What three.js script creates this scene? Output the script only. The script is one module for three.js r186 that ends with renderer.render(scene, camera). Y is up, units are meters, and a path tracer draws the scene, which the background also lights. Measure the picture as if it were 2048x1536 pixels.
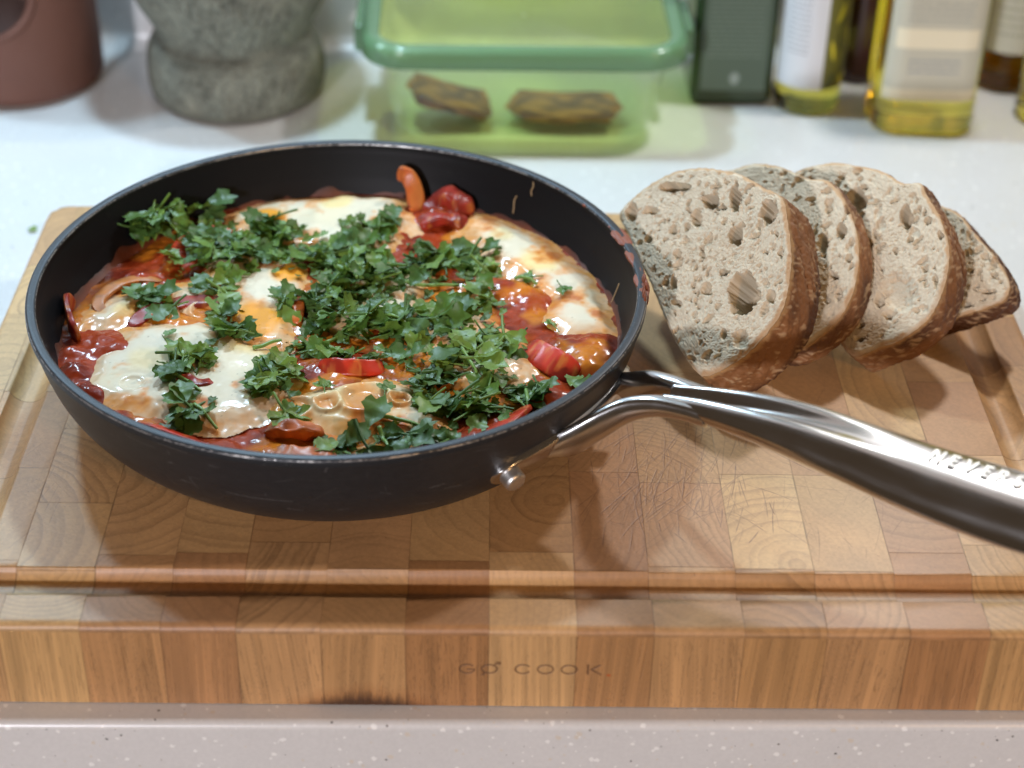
import * as THREE from 'three';
import { mergeGeometries, mergeVertices } from 'three/addons/utils/BufferGeometryUtils.js';
import { RoundedBoxGeometry } from 'three/addons/geometries/RoundedBoxGeometry.js';
import { TextGeometry } from 'three/addons/geometries/TextGeometry.js';
import { FontLoader } from 'three/addons/loaders/FontLoader.js';
import { RectAreaLightUniformsLib } from 'three/addons/lights/RectAreaLightUniformsLib.js';
import { Brush, Evaluator, SUBTRACTION } from 'three-bvh-csg';

// ---------- camera, light, exposure ----------
const scene = new THREE.Scene();
const camera = new THREE.PerspectiveCamera(24.382, 4 / 3, 0.05, 20);
camera.position.set(0.0793, 0.5141, 0.6949);
camera.rotation.set(-0.5977, 0, 0.0226, 'YXZ');
camera.focus = 0.785;
camera.userData.fStop = 5.8;
const renderer = new THREE.WebGLRenderer({ antialias: true });
renderer.toneMapping = THREE.LinearToneMapping;
renderer.toneMappingExposure = 1;
renderer.shadowMap.enabled = true;
RectAreaLightUniformsLib.init();
scene.background = new THREE.Color().setRGB(0.066, 0.045, 0.028);   // the dim room around

const LED_WARM = new THREE.Color().setRGB(0.92, 0.92, 0.92), LED = new THREE.Color().setRGB(0.56, 0.80, 1.0), WARM = new THREE.Color().setRGB(1.0, 0.57, 0.24), NEUTRAL = new THREE.Color().setRGB(0.97, 0.96, 1.05);
const LED_Y = 0.61, LED_SIZE = 0.045, LED_TILT = 0.5;
const LED_SPOTS = [[-0.40, -0.42, 390, LED], [-0.08, -0.38, 530, LED], [0.38, -0.37, 420, LED_WARM]];     // x, z, radiance, colour
for (const [x, z, power, color] of LED_SPOTS) {
  const l = new THREE.RectAreaLight(color, power, LED_SIZE, LED_SIZE);
  l.position.set(x, LED_Y - 0.024 - 0.003 * Math.cos(LED_TILT), z + 0.003 * Math.sin(LED_TILT)); l.rotation.x = -Math.PI / 2 - LED_TILT; scene.add(l);
}
const CEILING_SPOTS = [[-0.9, 1.05, 2.9, 24, NEUTRAL], [0.9, 1.0, 1.5, 2.4, WARM]];
for (const [x, y, z, power, color] of CEILING_SPOTS) {
  const l = new THREE.PointLight(color, power); l.position.set(x, y - 0.06, z); l.castShadow = true; l.shadow.radius = 5; scene.add(l);
}

// ---------- helpers ----------
const H = 0.0418;                                   // height of the board's top above the worktop
function rng(seed) { let s = seed >>> 0; return () => { s = (s + 0x6D2B79F5) | 0; let t = Math.imul(s ^ (s >>> 15), 1 | s); t = (t + Math.imul(t ^ (t >>> 7), 61 | t)) ^ t; return ((t ^ (t >>> 14)) >>> 0) / 4294967296; }; }
function hash(x, y, z) { let h = Math.imul(x, 374761393) ^ Math.imul(y, 668265263) ^ Math.imul(z, 2147483647 ^ 0x5bd1e995); h = Math.imul(h ^ (h >>> 13), 1274126177); h ^= h >>> 16; return (h >>> 0) / 4294967296; }
const fade = (t) => t * t * (3 - 2 * t), lerp = (a, b, t) => a + (b - a) * t, clamp = (x, a = 0, b = 1) => (x < a ? a : x > b ? b : x);
const step = (a, b, x) => fade(clamp((x - a) / (b - a)));
function noise2(x, y, s = 0) {
  const xi = Math.floor(x), yi = Math.floor(y), u = fade(x - xi), v = fade(y - yi);
  return lerp(lerp(hash(xi, yi, s), hash(xi + 1, yi, s), u), lerp(hash(xi, yi + 1, s), hash(xi + 1, yi + 1, s), u), v);
}
function noise3(x, y, z) {
  const zi = Math.floor(z); return lerp(noise2(x, y, zi), noise2(x, y, zi + 1), fade(z - zi));
}
function fbm(x, y, n = 4, s = 0) { let a = 0.5, t = 0, w = 0; for (let i = 0; i < n; i++) { t += a * noise2(x, y, s + i * 17); w += a; x *= 2.03; y *= 2.03; a *= 0.5; } return t / w; }
function worley(x, y, s = 0) {                       // distance to the nearest feature point, that cell's own random number
  const xi = Math.floor(x), yi = Math.floor(y); let d = 9, id = 0;
  for (let i = -1; i < 2; i++) for (let j = -1; j < 2; j++) {
    const px = xi + i + hash(xi + i, yi + j, s), py = yi + j + hash(xi + i, yi + j, s + 91), q = (px - x) ** 2 + (py - y) ** 2;
    if (q < d) { d = q; id = hash(xi + i, yi + j, s + 7); }
  }
  return [Math.sqrt(d), id];
}
const mix3 = (a, b, t) => [lerp(a[0], b[0], t), lerp(a[1], b[1], t), lerp(a[2], b[2], t)];
const rgb = (r, g, b) => new THREE.Color().setRGB(r, g, b);
const std = (o) => new THREE.MeshStandardMaterial({ side: THREE.DoubleSide, ...o });
const phys = (o) => new THREE.MeshPhysicalMaterial({ side: THREE.DoubleSide, ...o });
const used = {};
function numbered(n) { used[n] = (used[n] ?? -1) + 1; return used[n] ? `${n}_${String(used[n]).padStart(3, '0')}` : n; }
function mesh(name, geo, mat, parent) {
  const m = new THREE.Mesh(geo, mat); m.castShadow = m.receiveShadow = true;
  if (parent) { m.name = name; parent.add(m); } else { m.name = numbered(name); scene.add(m); }
  return m;
}
function group(name) { const g = new THREE.Group(); g.name = numbered(name); scene.add(g); return g; }
function tag(o, label, category, grp) { Object.assign(o.userData, { label, category }); if (grp) o.userData.group = grp; return o; }
function structure(o) { o.userData.kind = 'structure'; return o; }
const SRGB = (v) => { v = clamp(v); return 255 * (v <= 0.0031308 ? v * 12.92 : 1.055 * v ** (1 / 2.4) - 0.055); };
function texture(w, h, fn, color, repeat) {          // fn(i, j) -> [r, g, b] linear for colour, a number for data
  const d = new Uint8Array(w * h * 4);
  for (let j = 0, k = 0; j < h; j++) for (let i = 0; i < w; i++, k += 4) {
    const c = fn(i, j);
    if (color) { d[k] = SRGB(c[0]); d[k + 1] = SRGB(c[1]); d[k + 2] = SRGB(c[2]); } else d[k] = d[k + 1] = d[k + 2] = clamp(c) * 255;
    d[k + 3] = 255;
  }
  const t = new THREE.DataTexture(d, w, h); t.magFilter = THREE.LinearFilter; t.minFilter = THREE.LinearMipmapLinearFilter; t.generateMipmaps = true;
  if (color) t.colorSpace = THREE.SRGBColorSpace;
  if (repeat) t.wrapS = t.wrapT = THREE.RepeatWrapping;
  t.needsUpdate = true; return t;
}
// a surface over a grid of nu by nv points; fn(i, j) -> [x, y, z, r?, g?, b?]
function grid(nu, nv, fn, { closeU = false, skip, uv } = {}) {
  const P = [], C = [], T = [], I = []; let colored = false;
  for (let j = 0; j < nv; j++) for (let i = 0; i < nu; i++) {
    const p = fn(i, j); P.push(p[0], p[1], p[2]);
    if (p.length > 3) { colored = true; C.push(p[3], p[4], p[5]); }
    if (uv) T.push(...uv(i, j)); else T.push(i / (nu - 1), j / (nv - 1));
  }
  for (let j = 0; j < nv - 1; j++) for (let i = 0; i < (closeU ? nu : nu - 1); i++) {
    const i1 = (i + 1) % nu, a = j * nu + i, b = j * nu + i1, c = (j + 1) * nu + i, d = (j + 1) * nu + i1;
    if (skip && skip(a, b, c, d)) continue;
    I.push(a, c, b, b, c, d);
  }
  const g = new THREE.BufferGeometry(); g.setAttribute('position', new THREE.Float32BufferAttribute(P, 3)); g.setAttribute('uv', new THREE.Float32BufferAttribute(T, 2));
  if (colored) g.setAttribute('color', new THREE.Float32BufferAttribute(C, 3));
  g.setIndex(I); g.computeVertexNormals(); return g;
}
// a solid swept along a path: at(t) -> {p, a, b} with p the centre, a half width, b half height; up gives the section's turn
function sweep(pts, half, { seg = 32, sides = 16, up = [0, 1, 0], power = 1, color } = {}) {
  const curve = new THREE.CatmullRomCurve3(pts.map((p) => new THREE.Vector3(...p)), false, 'centripetal'), U = new THREE.Vector3(...up), rows = [];
  for (let k = 0; k <= seg; k++) {
    const t = k / seg, p = curve.getPoint(t), d = curve.getTangent(t), w = new THREE.Vector3().crossVectors(d, U).normalize(), n = new THREE.Vector3().crossVectors(w, d).normalize();
    rows.push({ p, w, n, t });
  }
  const all = [-1, ...rows.keys(), -2];
  return grid(sides, all.length, (i, j) => {
    const r = rows[clamp(j - 1, 0, seg)], [a, b] = half(r.t), end = j === 0 || j === all.length - 1 ? 0 : 1, f = (2 * Math.PI * i) / sides, c = Math.cos(f), s = Math.sin(f);
    const x = a * end * Math.sign(c) * Math.abs(c) ** power, y = b * end * Math.sign(s) * Math.abs(s) ** power, q = r.p.clone().addScaledVector(r.w, x).addScaledVector(r.n, y);
    return color ? [q.x, q.y, q.z, ...color(r.t, f, q)] : [q.x, q.y, q.z];
  }, { closeU: true });
}
function lathe(profile, seg = 96) { return new THREE.LatheGeometry(profile.map(([r, y]) => new THREE.Vector2(r, y)), seg); }
function spline2(pts, n, closed = true) {            // evenly spaced points on a smooth outline
  const c = new THREE.CatmullRomCurve3(pts.map(([x, y]) => new THREE.Vector3(x, y, 0)), closed, 'centripetal');
  return c.getSpacedPoints(n).slice(0, closed ? n : n + 1).map((v) => [v.x, v.y]);
}

// ---------- worktop, wall ----------
const YAW = 0.02935;                                  // the worktop's turn towards the camera
const chipTex = (() => {
  const N = 1024, d = new Float32Array(N * N * 3), r = rng(11);
  for (let j = 0; j < N; j++) for (let i = 0; i < N; i++) { const n = 0.95 + 0.06 * noise2(i / 3, j / 3, 5) + 0.03 * noise2(i / 60, j / 60, 8), k = (j * N + i) * 3; d[k] = 0.625 * n; d[k + 1] = 0.62 * n; d[k + 2] = 0.605 * n; }
  const spot = (x, y, rad, c) => {
    const ph = r() * 9;
    for (let j = -Math.ceil(rad * 1.6); j <= rad * 1.6; j++) for (let i = -Math.ceil(rad * 1.6); i <= rad * 1.6; i++) {
      const q = Math.hypot(i, j), e = rad * (0.7 + 0.5 * noise2(Math.atan2(j, i) * 1.3 + ph, ph)); if (q > e) continue;
      const k = (((y + j + N) % N) * N + ((x + i + N) % N)) * 3; d[k] = c[0]; d[k + 1] = c[1]; d[k + 2] = c[2];
    }
  };
  const at = () => Math.floor(r() * N);
  for (let i = 0; i < 2400; i++) spot(at(), at(), 1.0 + 2.6 * r() ** 2.5, r() < 0.7 ? [0.80, 0.80, 0.78] : [0.62, 0.57, 0.49]);
  for (let i = 0; i < 420; i++) spot(at(), at(), 0.75 + 1.0 * r() ** 4, [0.09, 0.085, 0.08]);
  for (let i = 0; i < 200; i++) spot(at(), at(), 0.9, [0.3, 0.27, 0.23]);
  const t = texture(N, N, (i, j) => { const k = (j * N + i) * 3; return [d[k], d[k + 1], d[k + 2]]; }, true, true); return t;
})();
const stoneMat = std({ map: chipTex, roughness: 0.3 });
{
  const prof = [], arc = (cz, cy, r, a0, a1, n) => { for (let i = 0; i <= n; i++) { const a = lerp(a0, a1, i / n); prof.push([cz + r * Math.cos(a), cy + r * Math.sin(a)]); } };
  prof.push([0.12, -0.045], [0.1848, -0.045]); arc(0.1848 - 0.0035, -0.0035, 0.0035, 0, Math.PI / 2, 8); prof.push([-0.1, 0]);
  arc(-0.479 + 0.012, 0.012, 0.012, -Math.PI / 2, -Math.PI, 8); prof.push([-0.479, 0.09], [-0.481, 0.092], [-0.499, 0.092], [-0.499, -0.045]);
  const L = [0]; for (let i = 1; i < prof.length; i++) L[i] = L[i - 1] + Math.hypot(prof[i][0] - prof[i - 1][0], prof[i][1] - prof[i - 1][1]);
  const parts = []; for (let k = 0; k < prof.length - 1; k++) parts.push(k);
  const g = grid(2, prof.length, (i, j) => [i ? -1.3 : 1.5, prof[j][1], prof[j][0]], { uv: (i, j) => [(i ? -1.3 : 1.5) / 0.36, L[j] / 0.36] });
  const n = g.attributes.normal, p = g.attributes.position;
  for (let j = 0; j < prof.length; j++) for (let i = 0; i < 2; i++) {                    // exact normals: flat top, rounded edge
    const k = j * 2 + i, z = p.getZ(k), y = p.getY(k); let ny = 1, nz = 0;
    if (z > 0.18 && y > -0.0036 && y < 0) { nz = (z - 0.1813) / 0.0035; ny = (y + 0.0035) / 0.0035; } else if (z > 0.18 && y < -0.0036) { nz = 1; ny = 0; } else if (z > 0.18 && y >= -0.0001) { ny = 1; nz = 0; }
    else if (z < -0.4669 && y < 0.0121) { nz = (-0.467 - z) / -0.012; nz = (-0.467 - z) / 0.012; ny = (0.012 - y) / 0.012; } else if (y > 0.0121 && z > -0.48) { nz = 1; ny = 0; }
    n.setXYZ(k, 0, ny, nz);
  }
  const o = structure(mesh('worktop', g, stoneMat)); o.rotation.y = YAW;
  const w = structure(mesh('wall', new THREE.BoxGeometry(2.8, 0.9, 0.02), std({ color: rgb(0.5, 0.5, 0.5), roughness: 0.7 }))); w.position.set(0.1 - 0.015, 0.5425, -0.512); w.rotation.y = YAW;
}

// ---------- wall cabinet with lamps below it (above the frame) ----------
{
  const cab = group('wall_cabinet'); tag(cab, 'white wall cabinet hung on the wall above the worktop', 'cabinet'); cab.rotation.y = YAW;
  const white = std({ color: rgb(0.72, 0.72, 0.7), roughness: 0.45 });
  const b = mesh('carcass', new RoundedBoxGeometry(1.9, 0.42, 0.30, 2, 0.003), white, cab); b.position.set(0.05, LED_Y + 0.212, -0.345);
  for (let i = 0; i < 4; i++) { const d = mesh('door', new RoundedBoxGeometry(0.47, 0.42, 0.018, 2, 0.003), white, cab); d.position.set(-0.6625 + i * 0.475, LED_Y + 0.212, -0.185); }
  LED_SPOTS.forEach(([x, z, , color]) => {
    const l = group('under_cabinet_lamp'); l.position.set(x, LED_Y - 0.024, z); l.rotation.x = -LED_TILT;
    tag(l, 'round steel lamp with a cool white disc fixed below the wall cabinet', 'lamp', 'lamps below the wall cabinet');
    mesh('housing', lathe([[0.001, 0.0165], [0.034, 0.0165], [0.036, 0.012], [0.036, 0.001], [0.031, 0.0], [0.031, 0.003], [0.001, 0.003]], 48), std({ color: rgb(0.6, 0.6, 0.6), metalness: 1, roughness: 0.3 }), l);
    const g = mesh('lamp_disc', new THREE.CylinderGeometry(0.030, 0.030, 0.002, 40), std({ color: rgb(0.8, 0.8, 0.8), emissive: color, emissiveIntensity: 6 }), l); g.position.y = 0.0015;
  });
  CEILING_SPOTS.forEach(([x, y, z, , color], i) => {
    const l = group('ceiling_lamp'); l.position.set(x, y, z); tag(l, i ? 'warm orange downlight with a white ring above the worktop' : 'pale downlight with a white ring above the worktop', 'lamp');
    mesh('ring', lathe([[0.042, 0], [0.055, 0.004], [0.055, 0.012], [0.04, 0.03], [0.04, 0.012]], 40), std({ color: rgb(0.75, 0.75, 0.75), roughness: 0.5 }), l);
    const g = mesh('lamp_disc', new THREE.CylinderGeometry(0.04, 0.04, 0.004, 32), std({ color: rgb(0.8, 0.8, 0.8), emissive: color, emissiveIntensity: 8 }), l); g.position.y = 0.012;
  });
}

// ---------- chopping board ----------
const BX0 = -0.173, BX1 = 0.335, BZ0 = -0.1682, BZ1 = 0.174, BYAW = 0.0194, EDGE = 0.0035, CORNER = 0.012;
const COLS = [BX0, -0.157, -0.1235, -0.0915, -0.0599, -0.0303, 0.0029, 0.0361, 0.0691, 0.1039, 0.1344, 0.17, 0.2027, 0.2355, 0.2674, 0.301, BX1];
const blocks = []; const colRows = [];
{
  const r = rng(77);
  for (let c = 0; c < COLS.length - 1; c++) {
    const rows = [BZ1]; let z = BZ1 - (0.028 + 0.03 * r());
    while (z > BZ0 + 0.018) { rows.push(z); z -= 0.042 + 0.05 * r(); }
    rows.push(BZ0); rows.reverse(); colRows.push(rows);
    for (let k = 0; k < rows.length - 1; k++) {
      const tone = r() * (c < 3 ? 0.35 : 1), pink = r(), ang = r() * 6.28, dist = 0.012 + 0.07 * r() ** 1.5;
      blocks.push({ c, k, x0: COLS[c], x1: COLS[c + 1], z0: rows[k], z1: rows[k + 1], tone, pink, rx: Math.cos(ang) * dist, rz: Math.sin(ang) * dist, ring: 0.0028 + 0.005 * r(), amp: 0.2 + 0.95 * r() ** 1.2, seed: Math.floor(r() * 1e4), slant: (r() - 0.5) * 0.24, fleck: r() });
    }
  }
}
const blockAt = (x, z) => { let c = 0; while (c < COLS.length - 2 && x > COLS[c + 1]) c++; const rows = colRows[c]; let k = 0; while (k < rows.length - 2 && z > rows[k + 1]) k++; return blocks.find((b) => b.c === c && b.k === k); };
const TW = 2048, TOP_H = 1380, FRONT0 = 1420, SIDE_H = 220, SIDE0 = 1700;   // rows of the board's texture: top, front, other sides
const woodBase = (b) => { const t = mix3([0.60, 0.375, 0.155], [0.35, 0.168, 0.058], b.tone), u = mix3(t, [0.48, 0.250, 0.115], b.pink * 0.5); return u; };
const lookup = []; for (let c = 0; c < COLS.length - 1; c++) lookup.push(blocks.filter((b) => b.c === c).sort((p, q) => p.k - q.k));
const fastBlock = (x, z) => { let c = 0; while (c < COLS.length - 2 && x > COLS[c + 1]) c++; const l = lookup[c]; let k = 0; while (k < l.length - 1 && z > l[k].z1) k++; return l[k]; };
const scratch = new Float32Array(TW * TOP_H), scuff = new Float32Array(TW * TOP_H);
{
  const r = rng(5), line = (x, z, dx, dz, a, w = 0.6, bend = 0) => {
    const px = ((x - BX0) / (BX1 - BX0)) * TW, pz = ((z - BZ0) / (BZ1 - BZ0)) * TOP_H, ex = (dx / (BX1 - BX0)) * TW, ez = (dz / (BZ1 - BZ0)) * TOP_H, n = Math.ceil(Math.hypot(ex, ez));
    for (let i = 0; i <= n; i++) {
      const t = i / n, s = bend * Math.sin(t * Math.PI), X = px + ex * t - ez * s, Z = pz + ez * t + ex * s, k = a * Math.min(1, 6 * t, 6 * (1 - t)) * (0.6 + 0.8 * noise2(i / 9, a * 99));
      for (let u = -1; u <= 1; u++) for (let v = -1; v <= 1; v++) { const I = Math.round(X) + u, J = Math.round(Z) + v; if (I < 0 || J < 0 || I >= TW || J >= TOP_H) continue; const q = Math.hypot(I - X, J - Z), e = k * clamp(1.2 - q / w * 0.7); const m = J * TW + I; if (e > scratch[m]) scratch[m] = e; }
    }
  };
  const knife = (cx, cz, sx, sz, n, len, a) => { for (let i = 0; i < n; i++) { const x = cx + (r() + r() - 1) * sx, z = cz + (r() + r() - 1) * sz, th = r() < 0.6 ? 1.9 + (r() - 0.5) * 0.9 : r() * 3.14, l = len * (0.3 + r()); line(x, z, Math.cos(th) * l, Math.sin(th) * l, a * (0.25 + 0.75 * r()), 0.5 + r() * 0.5, (r() - 0.5) * 0.06); } };
  knife(0.15, 0.06, 0.05, 0.055, 190, 0.026, 0.75); knife(0.15, 0.085, 0.045, 0.03, 60, 0.02, 0.85); knife(0.2, 0.08, 0.08, 0.06, 60, 0.022, 0.4);
  knife(0.1, 0.0, 0.3, 0.2, 160, 0.02, 0.3); knife(-0.11, 0.06, 0.05, 0.08, 40, 0.02, 0.3);
  for (let i = 0; i < 1500; i++) { const x = lerp(BX0, BX1, r()), z = lerp(BZ0, BZ1, r()); line(x, z, 0.0004 + 0.001 * r(), 0.0006 * r(), 0.25 + 0.4 * r(), 0.55); }   // pores
}
// stamped lettering on the front: strokes in millimetres, x to the right, y up
const strokes = [];
{
  const arc = (cx, cy, rx, ry, a0, a1) => { for (let i = 0; i < 26; i++) { const t0 = lerp(a0, a1, i / 26), t1 = lerp(a0, a1, (i + 1) / 26); strokes.push([cx + rx * Math.cos(t0), cy + ry * Math.sin(t0), cx + rx * Math.cos(t1), cy + ry * Math.sin(t1), 0.32]); } };
  const ln = (a, b, c, d, w = 0.32) => strokes.push([a, b, c, d, w]);
  arc(3.1, 0, 3.0, 2.4, 0.75, 5.9); ln(3.4, -0.25, 6.0, -0.25); ln(5.9, -0.25, 5.9, -1.2);
  arc(12.0, 0, 3.1, 2.3, 0, 6.283); ln(9.2, -3.2, 10.0, -2.2); ln(13.6, 1.6, 14.9, 3.2); arc(15.6, 3.1, 0.7, 0.5, 0, 6.283);
  arc(25.4, 0, 3.0, 2.4, 0.7, 5.58); arc(34.4, 0, 3.1, 2.3, 0, 6.283); arc(43.9, 0, 3.1, 2.3, 0, 6.283);
  ln(51.4, 2.4, 51.4, -2.4, 0.4); ln(56.1, 2.5, 52.6, 0.1); ln(52.6, 0.1, 56.6, -2.6);
}
const TEXT_X = 0.0575, TEXT_Y = 0.0205;
const segDist = (px, py, [x0, y0, x1, y1]) => { const dx = x1 - x0, dy = y1 - y0, t = clamp(((px - x0) * dx + (py - y0) * dy) / (dx * dx + dy * dy + 1e-9)); return Math.hypot(px - x0 - t * dx, py - y0 - t * dy); };
function lettering(x, y) { const mx = (x - TEXT_X) * 1000, my = (y - TEXT_Y) * 1000; if (mx < -2 || mx > 60 || my < -5 || my > 6) return 0; let d = 9; for (const s of strokes) d = Math.min(d, segDist(mx, my, s) - s[4] * 0.75); return clamp(0.95 - d * 3.0) * (0.7 + 0.3 * noise2(mx * 1.7, my * 1.7, 3)); }
const dotMark = (x, y) => clamp(1.6 - Math.hypot((x - TEXT_X) * 1000 - 59.8, ((y - TEXT_Y) * 1000 + 2.9) * 1.4) * 1.3);
const woodBump = new Float32Array(TW * 2048).fill(0.6);
const woodTex = texture(TW, 2048, (i, j) => {
  const x = BX0 + ((i + 0.5) / TW) * (BX1 - BX0), k = j * TW + i;
  if (j < TOP_H) {
    const z = BZ0 + ((j + 0.5) / TOP_H) * (BZ1 - BZ0), b = fastBlock(x, z), c = woodBase(b), mx = (b.x0 + b.x1) / 2 + b.rx, mz = (b.z0 + b.z1) / 2 + b.rz;
    const rad = Math.hypot(x - mx, z - mz) + 0.0022 * (fbm(x * 130, z * 130, 2, b.seed) - 0.5), q = (rad / b.ring) + 0.8 * noise2(rad * 260, b.seed, 2), f = q - Math.floor(q);
    const ring = b.amp * (0.62 * step(0.35, 0.93, f) * (1 - step(0.93, 1.0, f)) * (0.4 + 0.6 * hash(Math.floor(q), b.seed, 3)));
    const grain = fbm(x * 900, z * 900, 2, b.seed + 5), coarse = fbm(x * 60, z * 60, 3, b.seed + 9), pore = noise2(x * 2600, z * 2600, 4) > 0.93 ? 0.14 : 0;
    let m = (0.84 + 0.20 * grain + 0.24 * (coarse - 0.5)) * (1 - 0.44 * ring) * (1 - pore) * (0.93 + 0.14 * noise2(x * 15, z * 15, 31)); const s = scratch[k];
    const dj = Math.min(x - b.x0, b.x1 - x, z - b.z0, b.z1 - z); if (dj < 0.0003) m *= 0.56 + 0.4 * noise2(x * 90, z * 90, 12);
    woodBump[k] = 0.6 + 0.10 * grain - 0.22 * s - 0.05 * ring;
    let o = [c[0] * m, c[1] * m * (1 - 0.04 * ring), c[2] * m * (1 - 0.08 * ring)];
    return mix3(o, [0.13, 0.062, 0.032], 0.95 * s);
  }
  const front = j >= FRONT0 - 20 && j < FRONT0 + SIDE_H + 20, y = ((j - (front ? FRONT0 : SIDE0)) / SIDE_H) * H;
  const b = fastBlock(x + 0, BZ1 - 0.003), c = woodBase(b), lx = (x - b.x0) + b.slant * y;
  const g1 = fbm(lx * 900, y * 14, 3, b.seed), g2 = fbm(lx * 260, y * 5, 2, b.seed + 4), fine = noise2(lx * 3200, y * 60, b.seed);
  const long = noise2(lx * 1500, y * (b.fleck > 0.6 ? 260 : 110) + 40 * noise2(lx * 900, 0, b.seed), b.seed + 8) > 0.8 ? 0.3 * (0.4 + 0.6 * b.fleck) : 0;
  let m = (0.72 + 0.44 * g1 + 0.45 * (g2 - 0.5)) * (1 - 0.12 * fine) * (1 - long); const dj = Math.min(x - b.x0, b.x1 - x); if (dj < 0.00022) m *= 0.6;
  let o = [c[0] * m, c[1] * m, c[2] * m];
  if (front) {
    const s = lettering(x, y), dm = dotMark(x, y); woodBump[k] = 0.6 + 0.1 * g1 - 0.45 * s - 0.3 * (long > 0);
    o = mix3(o, [0.11, 0.05, 0.022], 0.9 * s); o = mix3(o, [0.42, 0.09, 0.015], clamp(dm));
    const bx = (x - 0.0185) / 0.024, burn = clamp(1.25 - Math.abs(bx) ** 2.2 - y / (0.0032 + 0.0036 * noise2(x * 700, 3, 2) + 0.002 * noise2(x * 2200, y * 300, 6)));   // scorched edge
    o = mix3(o, [0.04, 0.018, 0.008], 0.85 * clamp(burn * 1.1)); const tan = clamp(1.1 - Math.abs(bx * 0.7) ** 2 - y / (0.009 + 0.004 * noise2(x * 500, 9, 2))); o = mix3(o, [o[0] * 0.62, o[1] * 0.42, o[2] * 0.25], 0.8 * clamp(tan));
  }
  return o;
}, true);
const woodBumpTex = texture(TW, 2048, (i, j) => woodBump[j * TW + i], false);
const woodMat = phys({ map: woodTex, bumpMap: woodBumpTex, bumpScale: 0.0005, roughness: 0.5, clearcoat: 0.16, clearcoatRoughness: 0.36 });
const vTop = (z) => ((z - BZ0) / (BZ1 - BZ0)) * (TOP_H / 2048), uTop = (x) => (x - BX0) / (BX1 - BX0);
function edgeDistance(x, z) {                          // distance inwards from the board's rounded outline
  const cx = (BX0 + BX1) / 2, cz = (BZ0 + BZ1) / 2, hx = (BX1 - BX0) / 2 - CORNER, hz = (BZ1 - BZ0) / 2 - CORNER, qx = Math.abs(x - cx) - hx, qz = Math.abs(z - cz) - hz;
  return -(Math.hypot(Math.max(qx, 0), Math.max(qz, 0)) + Math.min(Math.max(qx, qz), 0) - CORNER);
}
const G0 = 0.0185, G1 = 0.0355, GD = 0.0062;           // the juice groove: from, to (inwards from the edge), depth
function boardTop(x, z) {
  const d = edgeDistance(x, z); let y = H;
  if (d < EDGE) y -= EDGE - Math.sqrt(Math.max(0, EDGE * EDGE - (EDGE - Math.max(d, 0)) ** 2));
  if (d > G0 && d < G1) { const t = (2 * (d - G0)) / (G1 - G0) - 1; y -= GD * Math.max(0, 1 - t * t) ** 0.65; }
  return y;
}
{
  const board = group('chopping_board'); board.rotation.y = BYAW; tag(board, 'thick end-grain wooden chopping board with a juice groove on the worktop', 'chopping board');
  const lines = (a, b, e0, e1) => {
    const s = new Set([a, b, a + 0.00018, b - 0.00018]), add = (v) => { if (v > a + 0.0003 && v < b - 0.0003) s.add(v); };
    for (let i = 0; i <= 12; i++) { const t = -Math.cos((Math.PI * i) / 12), d = G0 + ((t + 1) / 2) * (G1 - G0); add(e0 + d); add(e1 - d); }
    for (let i = 0; i <= 5; i++) { const d = EDGE * (1 - Math.cos((Math.PI / 2) * (i / 5))); add(e0 + d); add(e1 - d); }
    if (a < e0 + 0.03 || b > e1 - 0.03) for (let i = 1; i < 8; i++) add(a + ((b - a) * i) / 8);
    return [...s].sort((p, q) => p - q);
  };
  for (const b of blocks) {
    const X = lines(b.x0, b.x1, BX0, BX1), Z = lines(b.z0, b.z1, BZ0, BZ1), r = rng(b.seed), lift = (r() - 0.5) * 0.00016;
    const inside = (x, z) => { const d = edgeDistance(x, z); if (d >= 0) return [x, z]; const e = 1e-5, gx = (edgeDistance(x + e, z) - d) / e, gz = (edgeDistance(x, z + e) - d) / e; return [x - gx * d, z - gz * d]; };
    const top = (x, z, i, j, ni, nj) => { const edge = (i === 0 && b.x0 > BX0) || (i === ni - 1 && b.x1 < BX1) || (j === 0 && b.z0 > BZ0) || (j === nj - 1 && b.z1 < BZ1) ? 0.00018 : 0; return boardTop(x, z) - edge + lift; };
    const pt = (i, j) => { const [x, z] = inside(X[i], Z[j]); return [x, top(x, z, i, j, X.length, Z.length), z]; };
    const g = grid(X.length, Z.length, pt, { uv: (i, j) => { const p = pt(i, j); return [uTop(p[0]), vTop(p[2])]; } });
    const skirt = (list, front) => { const q = grid(list.length, 2, (i, j) => [list[i][0], j ? 0.0004 : list[i][1], list[i][2]], { uv: (i, j) => { const y = j ? 0 : list[i][1]; return [front ? uTop(list[i][0]) : uTop(BX0 + ((list[i][2] - BZ0 + 0.013 * b.c) % 0.3)), ((front ? FRONT0 : SIDE0) + (y / H) * SIDE_H) / 2048]; } }); return q; };
    const nx = X.length, nz = Z.length, ix = [...Array(nx).keys()], iz = [...Array(nz).keys()];
    const sides = [skirt(ix.map((i) => pt(i, nz - 1)), true), skirt(ix.map((i) => pt(i, 0)), true), skirt(iz.map((j) => pt(0, j)), false), skirt(iz.map((j) => pt(nx - 1, j)), false)];
    const m = mesh('wood_block', mergeGeometries([g, ...sides]), woodMat, board);
  }
}

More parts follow.
